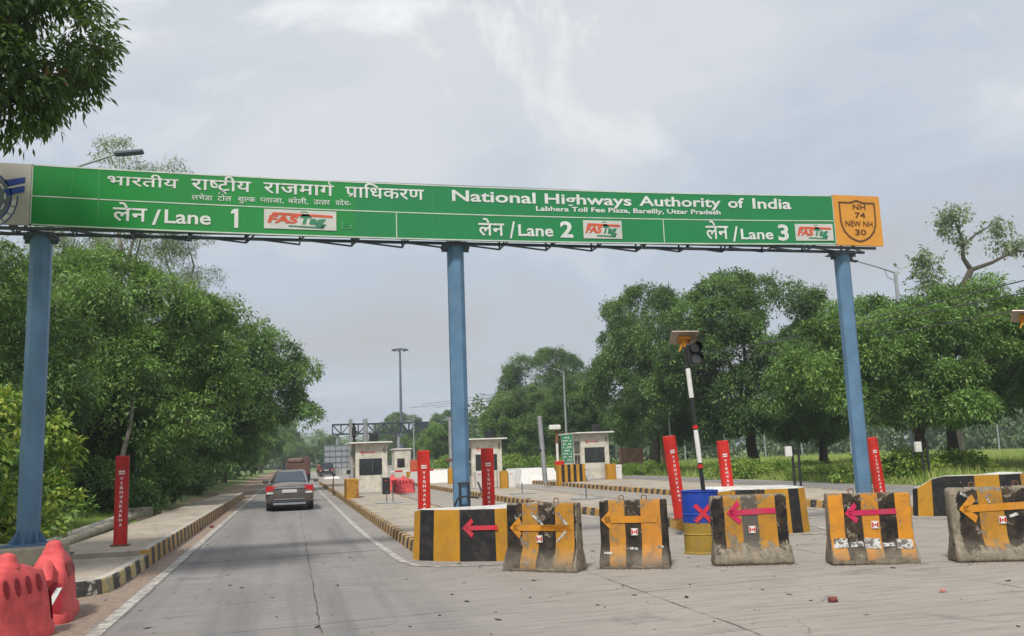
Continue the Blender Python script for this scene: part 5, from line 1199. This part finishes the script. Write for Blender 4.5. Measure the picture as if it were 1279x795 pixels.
# near bushes left of the post and under the trees
def bush(label, loc, blobs, ncl, ll, lw, mt, seed, crad=.25, per=9, warm=.2, group='bushes on the left verge', rsub=.35, nsub=60, droop=.5, name='bush'):
    rs = np.random.RandomState(seed); t = thing(name, label, 'bush', loc, 0, group)
    cen, ax, tone, S = crown_pts(blobs, nsub, rsub, ncl, rs, -.6)
    bm = BM()
    for i in rs.choice(len(S), min(14, len(S)), replace=False):
        s = Vector(S[i, :3]); tube(bm, [(rs.normal() * .1, rs.normal() * .1, 0), (s.x * .4, s.y * .4, s.z * .5), tuple(s)], [.035, .025, .008], 5)
    meshobj('stem', bm, m_bark, t); leafcloud('foliage', cen, ax, rs.uniform(.7, 1.2, len(cen)) * crad, per, ll, lw, mt, rs, t, droop, warm, tone); return t
bA = bush('yellow green large leaved bush left of the left blue post', (-6.6, 21, 0), [(0, 0, 1.6, 1.3, 1.3, 1.5), (.4, -.2, 2.7, 1.1, 1.1, 1.0), (-.9, 0, 2.2, 1.2, 1.2, 1.3), (.2, 0, .7, 1.6, 1.3, .8)], 900, .20, .085, l_bush, 41, .28, 9, .45)
bB = bush('bright green large leaved bush right of the left blue post', (-6.75, 24.5, 0), [(0, 0, 1.3, 1.1, 1.1, 1.2), (.5, -.1, 2.0, .85, .9, .85), (-.6, 0, 2.0, 1.0, 1.0, 1.0), (.2, 0, .6, 1.3, 1.1, .7)], 850, .19, .08, l_bush, 42, .26, 9, .3)
bC = bush('low undergrowth below the largest left tree, leaves coloured dark for crown shade', (-6.6, 33, 0), [(0, 0, .8, 1.6, 1.5, 1.0), (1, 0, .6, 1.1, 1.1, .8), (-1.2, .3, 1.1, 1.3, 1.3, 1.2)], 1100, .17, .07, l_dark, 43, .25, 9, .1)  # undergrowth takes the darker leaf material to stand in for shade under crowns
for lab, x, y, rz, sc, src in (('shade darkened undergrowth at the foot of the dark left tree', -8.6, 27, 1, 1.2, bC), ('undergrowth by the trunks halfway along the left row', -7.6, 42, 2, 1.3, bC), ('undergrowth behind the concrete block', -7.4, 37.5, 3.5, 1.4, bC), ('undergrowth under the overhanging tree', -8.0, 52, 4, 1.6, bC),
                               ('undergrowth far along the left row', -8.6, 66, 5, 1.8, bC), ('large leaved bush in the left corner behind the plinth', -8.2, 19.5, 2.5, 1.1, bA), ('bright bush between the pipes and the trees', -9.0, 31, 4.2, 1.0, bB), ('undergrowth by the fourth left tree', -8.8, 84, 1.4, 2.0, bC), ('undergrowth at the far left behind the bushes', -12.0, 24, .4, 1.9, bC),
                               ('shade darkened undergrowth behind the yellow green bush', -9.5, 23, 2.9, 1.5, bC), ('undergrowth farthest back on the left verge', -9.0, 104, 3.3, 2.2, bC)):
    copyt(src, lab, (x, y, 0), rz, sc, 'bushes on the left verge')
rt = random.Random(3)
for k, (lab, x, y, h, lean) in enumerate((('slim pale tree trunk leaning right of the crimson post', -6.1, 34.2, 4.5, .5), ('slim pale trunk beside the leaning one', -5.9, 38, 4.6, -.3), ('dark leaning trunk by the earth verge', -5.9, 43.5, 4.8, 1.3))):
    t = thing('slim_tree', lab, 'tree', (x, y, 0), 0, 'slim trees under the left crowns'); bm = BM(); tube(bm, [(0, 0, 0), (lean * .3, 0, h * .35), (lean, .1, h * .7), (lean * 1.2, .1, h)], [.13, .10, .08, .05], 8); meshobj('trunk', bm, m_palebark if k < 2 else m_bark, t, True)
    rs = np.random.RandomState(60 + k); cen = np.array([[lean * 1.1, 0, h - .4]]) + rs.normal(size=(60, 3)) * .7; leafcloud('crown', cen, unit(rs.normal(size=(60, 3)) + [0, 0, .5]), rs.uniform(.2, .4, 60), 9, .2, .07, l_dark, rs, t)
# right side
tF = tree('broadleaf_tree', 'tallest rounded dark tree on the right, between drum and right post', (30.2, 55, 0), [(0, 0, 7.5, 4.6, 4.6, 3.8), (-2.2, 0, 9.8, 3.6, 3.6, 2.9), (1.8, 0, 10.2, 3.4, 3.4, 2.8), (3.8, 0, 7.0, 3, 3.2, 2.8), (-3.6, -.5, 6.6, 3, 3, 2.8), (0, -1.5, 4.6, 4.2, 3.2, 2.0), (0, 0, 11.8, 2.5, 2.5, 1.5), (.5, -.5, 3.7, 3.8, 3, 1.5)],
     5.6, .36, 210, 1.0, 10500, .36, 12, .23, .09, l_dark, 51, GR, low=-.7)
tG = tree('broadleaf_tree', 'broad spreading tree right of the right blue post', (27.2, 34.5, 0), [(0, 0, 4.6, 3.4, 3.4, 2.2), (2.6, 0, 5.2, 3.0, 3, 2.2), (-2.8, 0, 4.6, 2.6, 2.6, 2.0), (5.0, 0, 5.6, 2.8, 2.8, 2.3), (.8, 0, 6.2, 2.4, 2.4, 1.5), (3.6, 0, 7.0, 2.4, 2.4, 1.4), (-4.4, .3, 5.4, 1.7, 1.8, 1.5), (6.6, 0, 4.2, 2, 2, 1.7), (.5, -.3, 3.2, 3.4, 2.8, 1.2)],
     3.2, .26, 190, .78, 9500, .30, 12, .19, .07, l_mango, 52, GR, low=-.6)
copyt(tF, 'dark rounded tree behind the signal pole', (27.0, 64, 0), 2.0, .88, GR, sz=1.05)
copyt(tF, 'tree between the tallest right tree and the right blue post', (37.5, 58, 0), 4.1, .80, GR)
copyt(tG, 'low tree behind the broad spreading one', (36.0, 43, 0), 2.6, 1.15, GR)
copyt(tG, 'tree at the right edge of the picture', (38.0, 35, 0), 4.0, 1.1, GR)
copyt(tF, 'green tree right of the third booth roof', (24.8, 78, 0), 1.0, .62, GR)
copyt(tF, 'tree with two rounded tops above the second booth', (33.0, 112, 0), 3.0, 1.12, GR)
copyt(tF, 'dark tree behind the leaning pale pole', (24.5, 92, 0), 5.2, .66, GR)
copyt(tG, 'dense dark tree between second and third booth', (23.5, 96, 0), 1.2, 1.0, GR)
copyt(tF, 'green tree left of the second booth roof', (29.5, 150, 0), 2.5, .62, GR)
copyt(tG, 'tree far behind the middle blue post', (24.0, 160, 0), .6, .95, GR)
copyt(tG, 'tree just right of the far lattice gantry', (20.5, 118, 0), 3.9, .72, GR)
copyt(tF, 'tree behind the mid trees, toward the signal pole', (38.5, 92, 0), 1.9, .8, GR)
for i, (x, y, sc, src, lab) in enumerate(((13, 205, .6, tG, 'far tree behind the high mast foot'), (20, 215, .75, tG, 'far tree under the lattice gantry'), (3, 225, .8, tG, 'hazy far tree above the dark hatchback'), (10, 240, .62, tF, 'hazy tall far tree left of the lattice gantry'), (-6, 190, 1.3, tG, 'hazy far tree beyond the left row'), (27, 230, 1.0, tF, 'far tree right of the high mast'), (-2, 260, 1.0, tF, 'farthest hazy tree above the lorry'), (35, 200, .9, tF, 'far tree behind the middle post trees'), (-12, 160, 1.1, tF, 'far tree ending the left row'), (44, 180, .9, tF, 'far tree behind the double topped tree'), (52, 150, .9, tF, 'far tree right of the double topped tree'), (60, 130, .8, tF, 'far tree behind the dark rounded one'))):
    copyt(src, lab, (x, y, 0), i * 1.3, sc, 'far hazy trees')
# half bare tree on the right
t = thing('half_bare_tree', 'half bare crooked tree rising above the right tree tops', 'tree', (47.2, 56, 0))
bm = BM(); f = lambda px_, z, y=0: (px_, y, z)
A = [(0, 0, 0), (0, 0, 8), (.8, 0, 12.5), (2.6, 0, 15.2), (3.2, 0, 16.2)]; tube(bm, A, [.5, .42, .36, .3, .24], 9)
tube(bm, [A[-1], (2.6, 0, 17.2), (2.7, 0, 19.0), (2.2, 0, 20.6)], [.22, .17, .12, .05], 7); tube(bm, [(2.65, 0, 18.2), (4.4, .3, 19.5), (5.6, .3, 20.1), (6.4, .3, 21)], [.13, .09, .06, .03], 6)
tube(bm, [A[-1], (5.0, -.3, 16.8), (7.2, -.3, 17.8), (10.0, -.2, 18.0)], [.2, .15, .1, .04], 7); tube(bm, [(7.2, -.3, 17.8), (8.6, -.3, 18.9), (9.6, 0, 19.2)], [.08, .05, .02], 5); tube(bm, [A[2], (.2, 0, 14.2), (-.6, 0, 15.6)], [.2, .13, .06], 6)
meshobj('trunk', bm, m_bark, t, True); t.scale = (.95, .95, .89)
rs = np.random.RandomState(77); cc = []
for x, z, rx, rz_, n in ((2.0, 20.8, 1.3, .8, 90), (1.2, 19.8, .7, .9, 40), (2.5, 18.6, .4, .8, 30), (6.0, 19.9, 1.0, .8, 60), (7.6, 18.4, 1.7, .6, 80), (9.4, 18.6, .9, .6, 40), (-1.0, 15.4, 1.2, 1.6, 150), (-.4, 13.4, 1.6, 1.2, 150), (1.2, 13.2, 1.2, 1.0, 90), (-1.1, 17.0, .7, .8, 40), (3.4, 14.4, .6, .6, 20)):
    cc.append(np.array([x, 0, z]) + rs.normal(size=(n, 3)) * np.array([rx, rx * .8, rz_]) * .55)
cc = np.concatenate(cc); leafcloud('crown', cc, unit(rs.normal(size=(len(cc), 3)) + [0, 0, .4]), rs.uniform(.25, .5, len(cc)), 8, .34, .14, l_grey, rs, t, .6)
# right hedge line and shrubs
hb = bush('low green bush at the right road edge behind the second nose', (25.0, 45.5, 0), [(0, 0, .4, 1.6, 1.0, .42), (1.5, 0, .3, 1.2, 1, .35), (-1.5, .2, .3, 1.1, 1, .35)], 700, .17, .07, l_bush, 81, .24, 9, .2, 'bushes beyond the right road')
for i, (x, y, sc, lab) in enumerate(((26.6, 34.2, 1.3, 'dense bush at the foot of the broad right tree'), (27.6, 53, .9, 'bush at the foot of the tallest right tree'), (25.2, 61.5, .9, 'bush under the dark tree behind the signal pole'), (20.8, 66, 1.2, 'bush right of the third booth'), (31.5, 50, .7, 'bush in the grass left of the right blue post'), (25.8, 40.5, .6, 'small bush by the road right of the second nose'), (24.6, 74, 1.5, 'bush behind the third booth'), (22.2, 88, 1.8, 'bush behind the leaning pale pole'), (20.5, 112, 2.0, 'bush between the second and third booth'), (35.5, 33, .7, 'bush in the grass at the right edge'))):
    copyt(hb, lab, (x, y, 0), i * 1.7, sc, 'bushes beyond the right road')
def grass(name, label, rects, n, h, w_, mt, seed, warm=.3, gz=False):
    rs = np.random.RandomState(seed); P = []
    A = np.array([(b - a) * (d - c) * wt for a, b, c, d, wt in rects]); A = A / A.sum()
    for q, (a, b, c, d, wt) in zip(rs.multinomial(n, A), rects): P.append(np.stack([rs.uniform(a, b, q), rs.uniform(c, d, q), np.zeros(q) - .02], 1))
    if gz: 
        for q in P: q[:, 2] = np.interp(-q[:, 0], [3.9, 4.35, 4.9, 5.6, 7.5, 14], [-.02, .10, .20, .27, .42, .5])*np.where(q[:,1]>60,.6,1)-.01
    P = np.concatenate(P); nz = np.sin(P[:, 0] * .9 + np.sin(P[:, 1] * .7) * 2) * np.sin(P[:, 1] * .5 + 1.3) * .5 + .5; k = len(P)
    hh = h * rs.uniform(.4, 1.2, (k, 1)) * (.5 + .8 * nz[:, None]); a = rs.uniform(0, 2 * np.pi, k); d = np.stack([np.cos(a), np.sin(a), a * 0], 1)
    ln = rs.normal(size=(k, 3)) * .35; ln[:, 2] = 0; tip = P + np.array([0, 0, 1]) * hh + ln * hh
    ww = w_ * rs.uniform(.6, 1.5, (k, 1)); co_ = np.stack([P - d * ww, P + d * ww, tip], 1).reshape(-1, 3)
    col = np.repeat(np.stack([np.clip(nz * .5 + rs.uniform(0, .5, k), 0, 1), (rs.uniform(0, 1, k) < warm) * rs.uniform(.2, 1, k), a * 0, a * 0 + 1], 1), 3, 0)
    o = fast_mesh(name, co_, np.arange(k * 3), np.full(k, 3), mt, col); tag(o, label, 'grass')['kind'] = 'stuff'; return o
grass('verge_grass', 'short bright grass beside the pipes on the left verge', [(-9.5, -4.95, 17.0, 30, 1), (-9, -5.3, 30, 46, .4), (-12, -4.9, 14, 17.5, .5)], 60000, .15, .007, l_grass, 91, .15, True)
grass('verge_weed', 'taller weeds along the left verge under the trees', [(-9, -6.0, 19, 30, 1), (-9, -6.2, 30, 80, .6)], 9000, .4, .014, l_mango, 92, .1, True)
grass('field_grass', 'tall yellow green grass of the field beyond the right road', [(24.2, 34, 24, 50, 1), (34, 70, 24, 60, .7), (24.5, 80, 50, 110, .25)], 150000, .55, .022, l_grass, 93, .4)
# far hazy wood behind the field
rs = np.random.RandomState(99); cen = []; tone = []
for k in range(190):
    u = rs.uniform(0, 1); x = 28 + 190 * u; y = 150 + rs.uniform(-12, 25) - 70 * u; h = rs.uniform(6, 10); r_ = rs.uniform(2.5, 4.5); q = 60
    d = unit(rs.normal(size=(q, 3))); cen.append(np.array([x, y, h * .55]) + d * np.array([r_, r_, h * .5])); tone.append(np.full(q, rs.uniform(0, 1)))
cen = np.concatenate(cen); tone = np.concatenate(tone)
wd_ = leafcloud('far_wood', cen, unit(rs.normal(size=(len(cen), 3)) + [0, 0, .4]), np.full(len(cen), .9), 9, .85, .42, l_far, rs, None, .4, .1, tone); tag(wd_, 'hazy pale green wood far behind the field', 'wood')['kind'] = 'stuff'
rs = np.random.RandomState(98); cen = []; tone = []
for k in range(170):
    x = rs.uniform(-120, 110); y = rs.uniform(300, 360); h = rs.uniform(8, 13); r_ = rs.uniform(4, 7); q = 50
    d = unit(rs.normal(size=(q, 3))); cen.append(np.array([x, y, h * .5]) + d * np.array([r_, r_, h * .5])); tone.append(np.full(q, rs.uniform(0, 1)))
cen = np.concatenate(cen); tone = np.concatenate(tone)
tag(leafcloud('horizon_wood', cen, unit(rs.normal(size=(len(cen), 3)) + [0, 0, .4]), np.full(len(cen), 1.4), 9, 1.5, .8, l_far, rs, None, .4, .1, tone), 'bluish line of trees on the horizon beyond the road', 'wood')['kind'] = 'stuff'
bm = BM(); rs = random.Random(4)
for k in range(16):
    x = 33 + k * 5.5 + rs.uniform(-2, 2); y = 118 - k * 2.2
    tube(bm, [(x, y, 0), (x + rs.uniform(-.2, .2), y, 3.5)], [.12, .09], 6)
for k in range(1): pass
o = meshobj('fence_post', bm, m_galv); tag(o, 'row of pale posts in front of the hazy wood', 'posts')['kind'] = 'stuff'
# ---------------------------------------------------------------- haze
bm = BM(); b2(bm, -1500, 1500, -1500, 1500, -1.2, 32)
m = bpy.data.materials.new('haze'); m.use_nodes = True; nt = m.node_tree; nt.nodes.clear(); L = nt.links.new
o_ = N('ShaderNodeOutputMaterial'); v_ = N('ShaderNodeVolumePrincipled'); v_.inputs['Color'].default_value = (.86, .91, 1, 1); v_.inputs['Density'].default_value =   .0007; v_.inputs['Anisotropy'].default_value = .2
L(v_.outputs[0], o_.inputs['Volume'])
hz = meshobj('haze', bm, m); hz['label'] = 'thin pale haze over the whole place'; hz['kind'] = 'stuff'; hz['category'] = 'haze'
